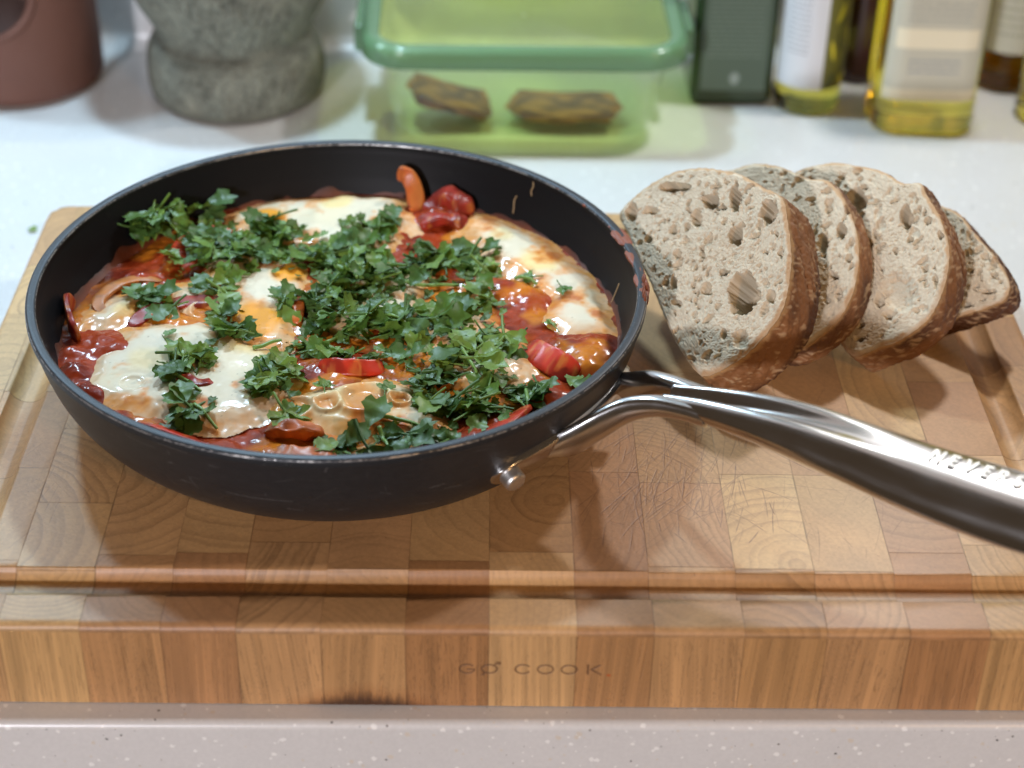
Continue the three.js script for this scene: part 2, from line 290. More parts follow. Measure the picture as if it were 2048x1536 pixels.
// ---------- frying pan ----------
const OUT = [[0.1060, 0.0006], [0.1085, 0.0014], [0.1120, 0.0036], [0.1170, 0.0080], [0.1230, 0.0140], [0.1285, 0.0210], [0.1328, 0.0290], [0.1357, 0.0375], [0.1378, 0.046], [0.1390, 0.0515]];
const rOut = (h) => { for (let i = 1; i < OUT.length; i++) if (h <= OUT[i][1]) { const t = (h - OUT[i - 1][1]) / (OUT[i][1] - OUT[i - 1][1]); return lerp(OUT[i - 1][0], OUT[i][0], clamp(t)); } return 0.1395; };
const rIn = (h) => rOut(h) - 0.0042;
const pan = group('frying_pan'); pan.position.set(0, H, 0); tag(pan, 'scuffed black frying pan with a polished steel handle, full of eggs in tomato sauce', 'frying pan');
const AZ = (32 * Math.PI) / 180;
{
  const scr = texture(2048, 256, (i, j) => { const n = 0.85 + 0.3 * fbm(i / 5, j / 5, 2, 3) + 0.12 * (noise2(i / 90, j / 2.2, 6) - 0.5); return [0.023 * n, 0.0235 * n, 0.025 * n]; }, true, true);
  {
    const r = rng(19), d = scr.image.data;
    for (let s = 0; s < 420; s++) {
      let x = r() * 2048, y = 20 + r() * 216, a = (r() < 0.7 ? 0 : 1.57) + (r() - 0.5) * 1.1, len = 6 + 70 * r() ** 2.5, k = 0.25 + 0.75 * r() ** 2; const bend = (r() - 0.5) * 0.04;
      for (let t = 0; t < len; t += 0.5) { x += 0.5 * Math.cos(a); y += 0.5 * Math.sin(a) * 0.6; a += bend * 0.5; const I = ((Math.round(x) % 2048) + 2048) % 2048, J = clamp(Math.round(y), 0, 255), m = (J * 2048 + I) * 4, v = (40 + 60 * k) * (0.6 + 0.4 * r()); for (let c = 0; c < 3; c++) { d[m + c] = Math.max(d[m + c], v); if (k > 0.6) d[(m + c + 8192) % d.length] = Math.max(d[(m + c + 8192) % d.length], v * 0.8); } }
    }
  }
  const outer = std({ map: scr, roughness: 0.45, metalness: 0.2 }), inner = phys({ color: rgb(0.007, 0.007, 0.008), roughness: 0.5, specularIntensity: 0.3 });
  const prof = [...OUT, [0.1397, 0.0545]].map(([r, y]) => new THREE.Vector2(r, y)), sp = new THREE.SplineCurve(prof).getPoints(40);
  mesh('pan_body', new THREE.LatheGeometry([new THREE.Vector2(0.0005, 0.0006), new THREE.Vector2(0.09, 0.0006), ...sp], 180), outer, pan);
  const ip = []; for (let i = 0; i <= 30; i++) { const h = lerp(0.0052, 0.0545, i / 30); ip.push([rIn(h) - 0.0003, h]); }
  mesh('cooking_surface', lathe([[0.0005, 0.005], [0.1, 0.005], ...ip], 180), inner, pan);
  // worn rim: bare metal shows through on both edges
  const RW = 2048, RHt = 64, wear = new Float32Array(RW * RHt);
  for (let j = 0; j < RHt; j++) for (let i = 0; i < RW; i++) { const v = j / RHt, e1 = Math.exp(-(((v - 0.22) / 0.045) ** 2)), e2 = Math.exp(-(((v - 0.80) / 0.05) ** 2)), n = fbm(i / 7, j / 3, 3, 21), big = noise2(i / 60, 2, 5); wear[j * RW + i] = clamp((n + 0.35 * big - 0.50) * 3.6) * clamp(e1 * 1.0 + e2 * 1.1) + (noise2(i / 1.6, j / 1.6, 9) > 0.925 ? 0.35 : 0) * noise2(i / 30, j / 20, 2); }
  const rimTex = texture(RW, RHt, (i, j) => mix3([0.030, 0.032, 0.036], [0.46, 0.45, 0.43], clamp(wear[j * RW + i])), true, true), rimRough = texture(RW, RHt, (i, j) => 0.46 - 0.12 * wear[j * RW + i], false, true);
  rimTex.repeat.set(3, 1); rimRough.repeat.set(3, 1);
  const rp = []; for (let i = 0; i <= 14; i++) { const a = lerp(-0.15, Math.PI + 0.15, i / 14); rp.push([0.1374 + 0.0024 * Math.sign(Math.cos(a)) * Math.abs(Math.cos(a)) ** 0.6, 0.0535 + 0.0026 * Math.sign(Math.sin(a)) * Math.abs(Math.sin(a)) ** 0.6]); }
  const rg = lathe(rp, 240); mesh('rim', rg, std({ map: rimTex, roughnessMap: rimRough, roughness: 1, metalness: 0.5 }), pan);
  // handle
  const steelTex = texture(512, 512, (i, j) => 0.10 + 0.06 * noise2(i / 2, j / 40, 3) + 0.10 * fbm(i / 40, j / 40, 3, 4), false, true);
  const steel = std({ color: rgb(0.62, 0.61, 0.60), metalness: 1, roughness: 1, roughnessMap: steelTex });
  const hub = new THREE.Group(); const ca = Math.cos(AZ), sa = Math.sin(AZ);
  const W = (r, w, h) => [r * ca - w * sa, h, r * sa + w * ca];           // along the handle, across it (towards the front), up
  const HP = [[0.170, 0.0555], [0.184, 0.0585], [0.205, 0.0615], [0.228, 0.0630], [0.250, 0.0625], [0.272, 0.0615], [0.296, 0.0615], [0.320, 0.0625], [0.345, 0.065], [0.365, 0.068]];
  const hc = new THREE.CatmullRomCurve3(HP.map(([r, h]) => new THREE.Vector3(r, h, 0)));
  const aOf = (t) => lerp(lerp(0.0080, 0.0155, step(0, 0.42, t)), 0.0195, step(0.3, 0.85, t)), bOf = (t) => lerp(lerp(0.0048, 0.0088, step(0, 0.4, t)), 0.0108, step(0.3, 0.8, t));
  const secPoint = (t, f) => {
    const p = hc.getPoint(t), d = hc.getTangent(t), nx = -d.y, ny = d.x; let a = aOf(t), b = bOf(t); const e = t > 0.93 ? Math.sqrt(Math.max(0, 1 - ((t - 0.93) / 0.07) ** 2)) : 1; a *= e; b *= e;
    const c = Math.cos(f), s = Math.sin(f), w = a * Math.sign(c) * Math.abs(c) ** 0.82; let y = b * Math.sign(s) * Math.abs(s) ** (s > 0 ? 1.2 : 0.75);
    if (s > 0) { const g = b * 1.15 * (1 - step(0.0, 0.62, t)); y -= g * Math.exp(-((w / (0.30 * aOf(t))) ** 2)); }
    return W(p.x + nx * y, w, p.y + ny * y);
  };
  const NS = 64, NT = 110, hg = grid(NS, NT + 2, (i, j) => { const t = clamp((j - 1) / (NT - 1)), q = secPoint(t, (2 * Math.PI * i) / NS); if (j === 0 || j === NT + 1) { const p = hc.getPoint(t); return W(p.x, 0, p.y - (j ? 0 : 0.002)); } return q; }, { closeU: true });
  const handle = mesh('handle', hg, steel, pan);
  for (const side of [1, -1]) {
    const arm = sweep([[0.192, 0.0062, 0.0575], [0.180, 0.0068, 0.0572], [0.168, 0.0085, 0.0555], [0.157, 0.0120, 0.0510], [0.1475, 0.0175, 0.0430], [0.1385, 0.0240, 0.0350], [0.1280, 0.0310, 0.0290]].map(([r, w, h]) => W(r, side * w, h)),
      (t) => [lerp(0.0038, 0.0024, step(0.2, 0.8, t)), lerp(0.0040, 0.0068, step(0.15, 0.8, t)) * (1 - 0.5 * step(0.85, 1, t))], { seg: 40, sides: 20, power: 0.75 });
    mesh('handle_arm', arm, steel, pan);
  }
  const BC = (35 * Math.PI) / 180, BW = (22.5 * Math.PI) / 180, NB = 60, NV = 17;
  const br = grid(NB, NV, (i, j) => { const t = (2 * i) / (NB - 1) - 1, v = (2 * j) / (NV - 1) - 1, th = BC + t * BW, hv = 0.0102 * (1 - Math.abs(t) ** 5) ** 0.5 + 0.0002, h = 0.0285 + 0.001 * Math.cos(t * 3) + v * hv, r = rOut(h) + 0.0034 * Math.max(0, 1 - v ** 8) ** 0.5 * Math.max(0, 1 - t ** 14) ** 0.5 - 0.0006; return [r * Math.cos(th), h, r * Math.sin(th)]; });
  mesh('handle_bracket', br, steel, pan);
  for (const t of [-0.84, 0.84]) {
    const th = BC + t * BW, g = lathe([[0.0001, 0.0062], [0.0036, 0.006], [0.0046, 0.0050], [0.0048, 0.0038], [0.0048, 0]], 32), m = mesh('rivet', g, std({ color: rgb(0.72, 0.7, 0.67), metalness: 1, roughness: 0.42 }), pan), h = 0.028, r = rOut(h) + 0.002;
    m.position.set(r * Math.cos(th), h, r * Math.sin(th)); m.quaternion.setFromUnitVectors(new THREE.Vector3(0, 1, 0), new THREE.Vector3(Math.cos(th), -0.28, Math.sin(th)).normalize());
  }
  const font = await new FontLoader().loadAsync('fonts/droid/droid_sans_bold.typeface.json');
  const letterSteel = std({ color: rgb(0.40, 0.39, 0.37), metalness: 1, roughness: 0.4 }); let tt = 0.60; const fAng = 1.62;
  for (const ch of 'NEVERS') {
    const g = new TextGeometry(ch, { font, size: 0.0082, depth: 0.0010, curveSegments: 5, bevelEnabled: true, bevelThickness: 0.0003, bevelSize: 0.0002, bevelSegments: 2 }); g.computeBoundingBox(); const wd = g.boundingBox.max.x - g.boundingBox.min.x;
    g.translate(-g.boundingBox.min.x - wd / 2, -0.004, -0.0004); g.scale(0.68, 1, 1);
    const tm = tt + (wd * 0.34) / 0.197, q = new THREE.Vector3(...secPoint(tm, fAng)), q1 = new THREE.Vector3(...secPoint(tm + 0.01, fAng)), q2 = new THREE.Vector3(...secPoint(tm, fAng + 0.12));
    const X = q1.clone().sub(q).normalize(), Z0 = new THREE.Vector3().crossVectors(X, q2.clone().sub(q).normalize()).normalize(), Z = Z0.y < 0 ? Z0.negate() : Z0, Y = new THREE.Vector3().crossVectors(Z, X).normalize();
    const m = mesh('letter', g, letterSteel, handle); m.matrixAutoUpdate = true; const M = new THREE.Matrix4().makeBasis(X, Y, Z).setPosition(q); m.applyMatrix4(M); tt += (wd * 0.68 + 0.0018) / 0.197;
  }
  // the cooked-on line of sauce round the inner wall
  const NL = 300, line = grid(NL, 6, (i, j) => {
    const a = (2 * Math.PI * i) / NL, n = fbm(Math.cos(a) * 9 + 20, Math.sin(a) * 9 + 20, 3, 15), f = noise2(i / 2.1, 3, 18), up = Math.max(0.0008, 0.011 * (n - 0.30) + 0.0024 * (f - 0.5)), t = j / 5, h = 0.0275 + t * (0.0015 + up), r = rIn(h) - 0.0004 - 0.0009 * (1 - t) * (0.4 + f) + 0.0006 * t * t, c = mix3([0.15, 0.034, 0.011], [0.035, 0.013, 0.008], clamp(t * 1.2 - 0.3 + 0.5 * (f - 0.5)));
    return [r * Math.cos(a), h, r * Math.sin(a), ...c];
  }, { closeU: true });
  mesh('cooked_on_sauce', line, std({ vertexColors: true, roughness: 0.5 }), pan);
  // dried sauce on the rim
  const r = rng(31), smear = [];
  const blob = (az, h, rad, s) => { const g = new THREE.IcosahedronGeometry(1, 2), p = g.attributes.position; for (let i = 0; i < p.count; i++) { const k = 0.75 + 0.5 * noise3(p.getX(i) * 1.6 + az * 30, p.getY(i) * 1.6, p.getZ(i) * 1.6); p.setXYZ(i, p.getX(i) * s[0] * k, p.getY(i) * s[1] * k, p.getZ(i) * s[2] * k); } g.computeVertexNormals(); g.rotateY(-az); g.translate(rad * Math.cos(az), h, rad * Math.sin(az)); smear.push(g); };
  for (let i = 0; i < 15; i++) { const az = -0.40 + 0.48 * r() ** 0.8; blob(az, 0.0546 + 0.0006 * r(), 0.1352 + 0.0040 * r(), [0.0016 + 0.001 * r(), 0.0007 + 0.0007 * r(), 0.003 + 0.005 * r()]); }
  for (let i = 0; i < 9; i++) { const az = -0.05 + 0.16 * r(); blob(az, 0.050 + 0.006 * r(), 0.1375 + 0.0025 * r(), [0.0010, 0.0030 + 0.002 * r(), 0.003 + 0.003 * r()]); }
  for (let i = 0; i < 8; i++) { const az = -0.75 + 0.35 * r(); blob(az, 0.0552, 0.1352 + 0.003 * r(), [0.0008, 0.0006, 0.0014]); }
  mesh('dried_sauce', mergeGeometries(smear), std({ color: rgb(0.20, 0.045, 0.012), roughness: 0.55 }), pan).userData.label = 'crusty red sauce dried on the rim';
  for (const [az, h0, h1] of [[-0.20, 0.022, 0.04], [-0.93, 0.034, 0.043], [-0.86, 0.046, 0.053]]) mesh('sauce_drip', sweep([0, 0.33, 0.66, 1].map((t) => { const h = lerp(h0, h1, t), q = rIn(h) - 0.0006, a = az + 0.004 * Math.sin(t * 3 + h * 999); return [q * Math.cos(a), h, q * Math.sin(a)]; }), (t) => [0.0002, 0.0003], { seg: 12, sides: 6, up: [1, 0, 0.2] }), std({ color: rgb(0.35, 0.24, 0.12), roughness: 0.5 }), pan);
}

// ---------- food in the pan ----------
const LEVEL = H + 0.0285;
const poly = (pts) => pts.map(([x, z]) => [x / 1000, z / 1000]);
function signedDistance(P, x, z) {                      // positive inside
  let d = 9, inside = false;
  for (let i = 0, j = P.length - 1; i < P.length; j = i++) {
    const [ax, az] = P[i], [bx, bz] = P[j], dx = bx - ax, dz = bz - az, t = clamp(((x - ax) * dx + (z - az) * dz) / (dx * dx + dz * dz)); d = Math.min(d, (x - ax - t * dx) ** 2 + (z - az - t * dz) ** 2);
    if (az > z !== bz > z && x < ((bx - ax) * (z - az)) / (bz - az) + ax) inside = !inside;
  }
  return (inside ? 1 : -1) * Math.sqrt(d);
}
// lumps of tomato in the sauce: x, z, radius, height in millimetres
const LUMPS = [[-108, 19, 13, 3.2], [-96, 24, 9, 2.4], [-114, 44, 9, 4], [-106, 58, 8, 3.5], [-120, 28, 7, 3.5], [84, -35, 12, 4.2], [72, -40, 9, 2.5], [115, 12, 12, 4.5], [101, 14, 9, 3], [112, 28, 10, 4], [96, 48, 11, 3], [81, 73, 12, 4], [66, 84, 10, 3.5], [42, -112, 12, 5], [50, -106, 9, 4], [36, -104, 8, 3], [-74, 86, 10, 2.5], [-88, 76, 8, 2.5], [0, 103, 10, 2.5], [-20, 99, 9, 2], [-90, -60, 14, 3], [-70, -75, 12, 3], [-102, -40, 10, 3], [-84, -5, 8, 2.5], [-74, 2, 7, 2], [104, -14, 7, 2], [-63, 52, 6, 3.5], [-71, 48, 5, 2.5], [60, -70, 9, 2.5], [30, 100, 8, 2]];
function sauceHeight(x, z) {
  let y = LEVEL + 0.0045 * (fbm(x * 48, z * 48, 2, 40) - 0.5) + 0.0013 * (fbm(x * 150, z * 150, 2, 44) - 0.5) + 0.0007 * (fbm(x * 340, z * 340, 2, 45) - 0.5);
  for (const [lx, lz, r, h] of LUMPS) { const q = ((x * 1000 - lx) ** 2 + (z * 1000 - lz) ** 2) / (r * r); if (q < 4) y += 0.001 * h * Math.exp(-q * 1.4) * (0.85 + 0.3 * noise2(x * 230, z * 230, 46)); }
  return y;
}
const EGGS = [
  { label: 'large pale fried egg white with glossy bubbles beside the red sauce at the pan wall', p: [[-110, 42], [-109, 30], [-98, 8], [-82, 0], [-66, -3], [-48, 8], [-30, 20], [-23, 38], [-14, 52], [-20, 64], [-33, 75], [-45, 81], [-56, 79], [-70, 73], [-87, 71], [-99, 66], [-110, 54]], h: 2.9, yolk: [[-38, 18, 14, 0.55], [-82, 34, 13, 0.4]], oil: 0.06, oil2: 1, rings: [[-87, 53, 6, 0.25, 0.5]] },
  { label: 'small egg white ringed by tomato strips against the pan wall', p: [[-124, -4], [-113, -17], [-101, -31], [-92, -23], [-97, -2], [-110, 8], [-120, 5]], h: 2.6, yolk: [[-101, -8, 9, 0.6]], oil: 0.32, rings: [] },
  { label: 'little white egg film between the onion strips', p: [[-86, -32], [-76, -35], [-66, -26], [-60, -14], [-70, -4], [-80, -8], [-83, -18]], h: 2.4, yolk: [], oil: 0.15, rings: [[-67, -10, 5, 1, 0.8]] },
  { label: 'white egg with orange oil along the back of the pan', p: [[-76, -101], [-47, -120], [-10, -128], [20, -127], [32, -104], [18, -74], [-14, -66], [-40, -74], [-62, -80]], h: 3.2, yolk: [[-46, -100, 12, 0.8], [-14, -117, 10, 0.6]], oil: 0.36, rings: [] },
  { label: 'browned egg white curving along the wall behind the tomato lumps', p: [[52, -117], [74, -104], [100, -81], [118, -50], [128, -12], [127, 4], [104, 7], [92, -7], [96, -26], [76, -52], [54, -80]], h: 3.0, yolk: [[92, -60, 14, 0.7], [72, -86, 8, 0.4]], oil: 0.50, rings: [] },
  { label: 'broken orange egg yolk half hidden under parsley', p: [[-69, -60], [-47, -70], [-20, -56], [-18, -22], [-24, 20], [-46, 19], [-56, -9], [-73, -38]], h: 2.8, yolk: [[-40, -4, 17, 1.0], [-30, -44, 12, 0.9], [-38, 8, 9, 0.9]], oil: 0.30, rings: [] },
  { label: 'pale egg white under the thick pile of parsley near the steel handle', p: [[34, -10], [59, -20], [84, 3], [88, 34], [66, 50], [43, 40]], h: 3.2, yolk: [[66, 18, 12, 0.45], [50, 30, 8, 0.7]], oil: 0.18, rings: [] },
  { label: 'orange stained egg with round burst bubbles at the front of the pan', p: [[-28, 66], [-6, 50], [12, 44], [30, 45], [46, 60], [54, 78], [38, 88], [11, 83], [-12, 80]], h: 3.0, yolk: [[12, 66, 26, 0.45]], oil: 0.42, rings: [[0, 66, 6, 1.5, 1.0], [15, 61, 11.5, 1.9, 1.5], [31, 62, 4.6, 1.7, 1.0], [-14, 68, 8, 1.2, 1.2]] },
  { label: 'cream egg white in the middle of the pan under parsley leaves', p: [[-16, -40], [10, -64], [38, -46], [34, -6], [6, 10], [-16, -8]], h: 3.0, yolk: [[10, -26, 14, 0.5]], oil: 0.22, rings: [] },
  { label: 'thin scrap of egg against the front wall of the pan', p: [[12, 98], [34, 92], [56, 92], [60, 102], [40, 111], [16, 113]], h: 2.6, yolk: [[36, 101, 12, 0.4]], oil: 0.42, rings: [] },
];
for (const e of EGGS) e.P = poly(e.p);
function eggHeight(e, x, z) {
  const wx = x + 0.006 * (fbm(x * 90, z * 90, 3, 50) - 0.5), wz = z + 0.006 * (fbm(x * 90, z * 90, 3, 55) - 0.5), d = signedDistance(e.P, wx, wz);
  let y = LEVEL + 0.0006 + 0.00062 * e.h * Math.min(1, Math.max(-2.5, d / 0.007)) + 0.0013 * (fbm(x * 60, z * 60, 2, 57) - 0.5) + 0.00035 * (fbm(x * 260, z * 260, 2, 58) - 0.5); if (d > 0) y += 0.001 * e.h * 0.3 * step(0, 0.014, d);
  for (const [rx, rz, r, up, down] of e.rings) { const q = Math.hypot(x * 1000 - rx, z * 1000 - rz) / r; if (q < 1.6) { y += 0.001 * (up * Math.exp(-(((q - 1) / 0.20) ** 2)) - Math.abs(down) * (1 - step(0.55, 0.95, q))); } }
  return [y, d];
}
{
  const n = 330, R = 0.1295, S = 0.1300;
  const g = grid(n, n, (i, j) => {
    let x = ((2 * i) / (n - 1) - 1), z = ((2 * j) / (n - 1) - 1); const m = Math.max(Math.abs(x), Math.abs(z)), l = Math.hypot(x, z); if (l > 0) { x *= (m / l) * S; z *= (m / l) * S; }
    let y = sauceHeight(x, z); const rr = Math.hypot(x, z);
    const near = (a, b, s) => Math.exp(-((x * 1000 - a) ** 2 + (z * 1000 - b) ** 2) / (s * s)), oil = step(0.46, 0.62, fbm(x * 38, z * 38, 3, 60) + 0.16 * (near(-8, 92, 26) + near(-40, -4, 26) + near(90, -55, 22) + near(24, 75, 26) + near(30, 5, 30) - near(-105, 30, 30) - near(105, 20, 26))), dark = step(0.52, 0.72, fbm(x * 70 + 3, z * 70, 3, 63)), seedy = noise2(x * 600, z * 600, 66);
    let c = mix3([0.30, 0.038, 0.010], [0.16, 0.018, 0.007], dark); c = mix3(c, [0.60, 0.20, 0.016], oil * 0.85); c = mix3(c, [0.40, 0.07, 0.03], 0.4 * step(0.6, 0.9, seedy));
    const burnt = step(0.119, 0.129, rr) * step(0.35, 0.6, fbm(x * 150, z * 150, 2, 68)); c = mix3(c, [0.09, 0.022, 0.010], 0.7 * burnt);
    return [x, y, z, ...c];
  });
  const s = mesh('tomato_sauce', g, phys({ vertexColors: true, roughness: 0.2, specularIntensity: 0.45 })); tag(s, 'chunky red tomato sauce filling the black frying pan', 'sauce');
  const eggMat = phys({ vertexColors: true, roughness: 0.18, specularIntensity: 0.7 });
  for (const e of EGGS) {
    let x0 = 9, x1 = -9, z0 = 9, z1 = -9; for (const [x, z] of e.P) { x0 = Math.min(x0, x); x1 = Math.max(x1, x); z0 = Math.min(z0, z); z1 = Math.max(z1, z); } x0 -= 0.009; x1 += 0.009; z0 -= 0.009; z1 += 0.009;
    const st = 0.0006, nu = Math.ceil((x1 - x0) / st), nv = Math.ceil((z1 - z0) / st), D = [];
    const geo = grid(nu, nv, (i, j) => {
      const x = x0 + i * st, z = z0 + j * st, [y, d] = eggHeight(e, x, z); D.push(d + (Math.hypot(x, z) > 0.1285 ? -1 : 0));
      let c = mix3([0.72, 0.63, 0.44], [0.69, 0.63, 0.50], noise2(x * 60, z * 60, 70)); const f = fbm(x * 75, z * 75, 4, 72);
      for (const [yx, yz, r, k] of e.yolk) { const q = Math.hypot(x * 1000 - yx, z * 1000 - yz) / r + 0.5 * (fbm(x * 110, z * 110, 2, 74) - 0.5); c = mix3(c, k > 0.75 ? [0.78, 0.33, 0.03] : [0.80, 0.62, 0.26], clamp(k * 1.2) * (1 - step(0.5, 1.05, q))); }
      const edge = 1 - step(0.0, 0.012, d + 0.010 * (f - 0.5)), stain = step(0.62 - e.oil * 0.38, 0.80 - e.oil * 0.3, f + 0.16 * edge), fine = fbm(x * 420, z * 420, 2, 76);
      c = mix3(c, [0.70, 0.26, 0.03], 0.85 * stain * (0.55 + 0.6 * fine)); c = mix3(c, [0.46, 0.10, 0.012], 0.75 * step(0.72 - e.oil * 0.25, 0.86 - e.oil * 0.2, f)); c = mix3(c, [0.62, 0.25, 0.04], 0.75 * edge * (0.5 + 0.5 * fine));
      for (const [rx, rz, r, up, down] of e.rings) if (up > 0 && e.oil > 0.3) { const q = Math.hypot(x * 1000 - rx, z * 1000 - rz) / r; c = mix3(c, [0.62, 0.24, 0.04], 0.8 * (1 - step(0.55, 0.95, q + 0.3 * (f - 0.5)))); }
      if (noise2(x * 900, z * 900, 79) > 0.968) c = mix3(c, [0.12, 0.07, 0.03], 0.5);
      return [x, y, z, ...c];
    }, { skip: (a, b, c, d) => D[a] < -0.006 || D[b] < -0.006 || D[c] < -0.006 || D[d] < -0.006 });
    e.mesh = tag(mesh('fried_egg', geo, eggMat), e.label, 'egg', 'eggs set in the sauce');
  }
}
const surfaceHeight = (x, z) => { let y = sauceHeight(x, z); for (const e of EGGS) { const x0 = e.p[0][0]; const [h, d] = eggHeight(e, x, z); if (d > -0.006) y = Math.max(y, h); } return y; };
// strips and wedges of pepper, tomato and onion: points in millimetres (x, z, height over the sauce), half width, half thickness
{
  const skin = (r, g, b, o) => ({ base: [r, g, b], mat: phys({ vertexColors: true, roughness: o + 0.1, specularIntensity: 0.65 }) }), red = skin(0.50, 0.035, 0.014, 0.2), deep = skin(0.30, 0.028, 0.016, 0.24), orange = skin(0.52, 0.12, 0.025, 0.26), brown = skin(0.44, 0.15, 0.03, 0.28);
  const bit = (name, label, cat, mat, pts, hw, ht, up = [0, 1, 0]) => {
    const seed = pts[0][0] * 7 + pts[0][1], g = sweep(pts.map(([x, z, y]) => [x / 1000, LEVEL + y / 1000, z / 1000]), (t) => { const e = Math.min(1, Math.sqrt(Math.max(0, 1 - (2 * t - 1) ** 8))) * (0.85 + 0.3 * noise2(t * 4, seed)); return [(hw / 1000) * e + 1e-5, (ht / 1000) * e + 1e-5]; }, { seg: 34, sides: 24, up, power: 0.45, color: (t, f, q) => { const n = fbm(q.x * 160 + seed, q.z * 160, 3, 81), k = fbm(q.x * 420, q.z * 420 + q.y * 300, 2, 83); return mix3(mix3(mat.base, mat.base.map((v) => v * 0.55), step(0.4, 0.7, n)), [0.56, 0.20, 0.04], 0.55 * step(0.55, 0.8, k)); } });
    const p = g.attributes.position; for (let i = 0; i < p.count; i++) p.setY(i, p.getY(i) + (cat === 'tomato' ? 0.0028 : 0.0009) * (noise3(p.getX(i) * 260, p.getZ(i) * 260, p.getY(i) * 260) - 0.5)); g.computeVertexNormals();
    return tag(mesh(name, g, mat.mat), label, cat, 'vegetable pieces in the sauce');
  };
  bit('pepper_strip', 'orange red pepper strip standing up against the back wall of the pan', 'pepper', orange, [[27, -111, 0], [27.5, -115, 6], [26, -119, 12], [22.5, -121.5, 16.5], [17.5, -122, 17.5]], 4.4, 2.0, [0.2, 0, 1]);
  bit('tomato_piece', 'peeled tomato lump leaning beside the upright pepper strip', 'tomato', deep, [[35, -108, 0], [39, -113, 5], [44, -114, 8.5], [50, -111, 6], [53, -106, 1]], 6.2, 4.6);
  bit('tomato_piece', 'folded dark tomato skin in front of the upright pepper strip', 'tomato', deep, [[30, -98, 0], [37, -100, 3], [46, -101, 3.2], [54, -98, 0]], 5.2, 3);
  bit('pepper_strip', 'bright red pepper wedge beside the parsley near the handle', 'pepper', red, [[85, 14, 0], [91, 23, 3.0], [99, 31, 3.2], [108, 38, 0]], 7.6, 1.5, [-0.45, 1, 0.45]);
  bit('pepper_strip', 'curved red pepper strip lying along the rim below the handle', 'pepper', red, [[55, 101, 0.5], [66, 93, 3.2], [75, 83, 4.4], [82, 72, 3.6], [85, 62, 0]], 5.4, 1.7, [-0.6, 1, -0.1]);
  bit('pepper_strip', 'long thin red pepper strip along the front rim', 'pepper', red, [[-84, 79, 0], [-72, 86, 2.6], [-58, 93, 2.4], [-42, 101, 2.2], [-27, 106, 0]], 2.8, 1.6, [0.3, 1, -0.5]);
  bit('pepper_strip', 'small red pepper slice peeping out behind the orange egg', 'pepper', red, [[-8, 34, 0], [2, 37, 3], [12, 37.5, 3], [22, 33, 0]], 4.2, 1.5, [0, 1, 0.7]);
  bit('pepper_strip', 'red pepper strip under the parsley beside the back egg', 'pepper', red, [[-90, -66, 0], [-81, -74, 3], [-72, -80, 3.5], [-62, -84, 0]], 3.6, 1.4, [0, 1, 0.6]);
  bit('pepper_strip', 'dark red pepper strip upright against the pan wall beside the sauce blob', 'pepper', deep, [[-127, -12, 0], [-128, -6, 6.5], [-126, 2, 8], [-122, 12, 5], [-118, 18, 0]], 1.5, 4.5);
  bit('onion_strip', 'curved brown onion strip hooked around the small egg white', 'onion', brown, [[-90, -38, 0.2], [-104, -36, 1.6], [-113, -26, 1.8], [-116, -14, 1.5], [-109, -4, 1.0], [-102, 1, 0]], 3.0, 1.1);
  bit('onion_strip', 'short brown onion strip lying between the egg films', 'onion', brown, [[-86, -28, 1], [-84, -18, 2.4], [-80, -8, 2.4], [-77, 0, 0.4]], 2.9, 1.0);
  bit('pepper_strip', 'dark red pepper strip lying beside the short onion strip', 'pepper', deep, [[-98, 4, 0], [-90, -7, 2.2], [-80, -14, 2.0], [-66, -18, 1.6], [-52, -20, 0]], 4.4, 1.3);
  bit('tomato_piece', 'small tomato chunk sitting on the large egg white', 'tomato', deep, [[-69, 44, 1], [-65, 49, 3.2], [-60, 53, 3], [-50, 50, 1]], 3.2, 2.2);
  bit('tomato_piece', 'square tomato chunk below the burst bubbles', 'tomato', orange, [[-24, 84, 0], [-18, 86, 3.5], [-8, 86, 3.6], [0, 84, 0]], 4.4, 3);
  bit('tomato_piece', 'smooth tomato chunk against the front rim', 'tomato', orange, [[-22, 99, 0], [-12, 103, 2.4], [0, 104, 2.4], [10, 102, 0]], 4.2, 2.2);
  bit('pepper_strip', 'orange pepper strip poking out of the parsley over the broken yolk', 'pepper', orange, [[-26, -24, 1], [-23, -17, 4], [-21, -8, 4], [-21, 0, 1.5]], 3, 1.6);
}

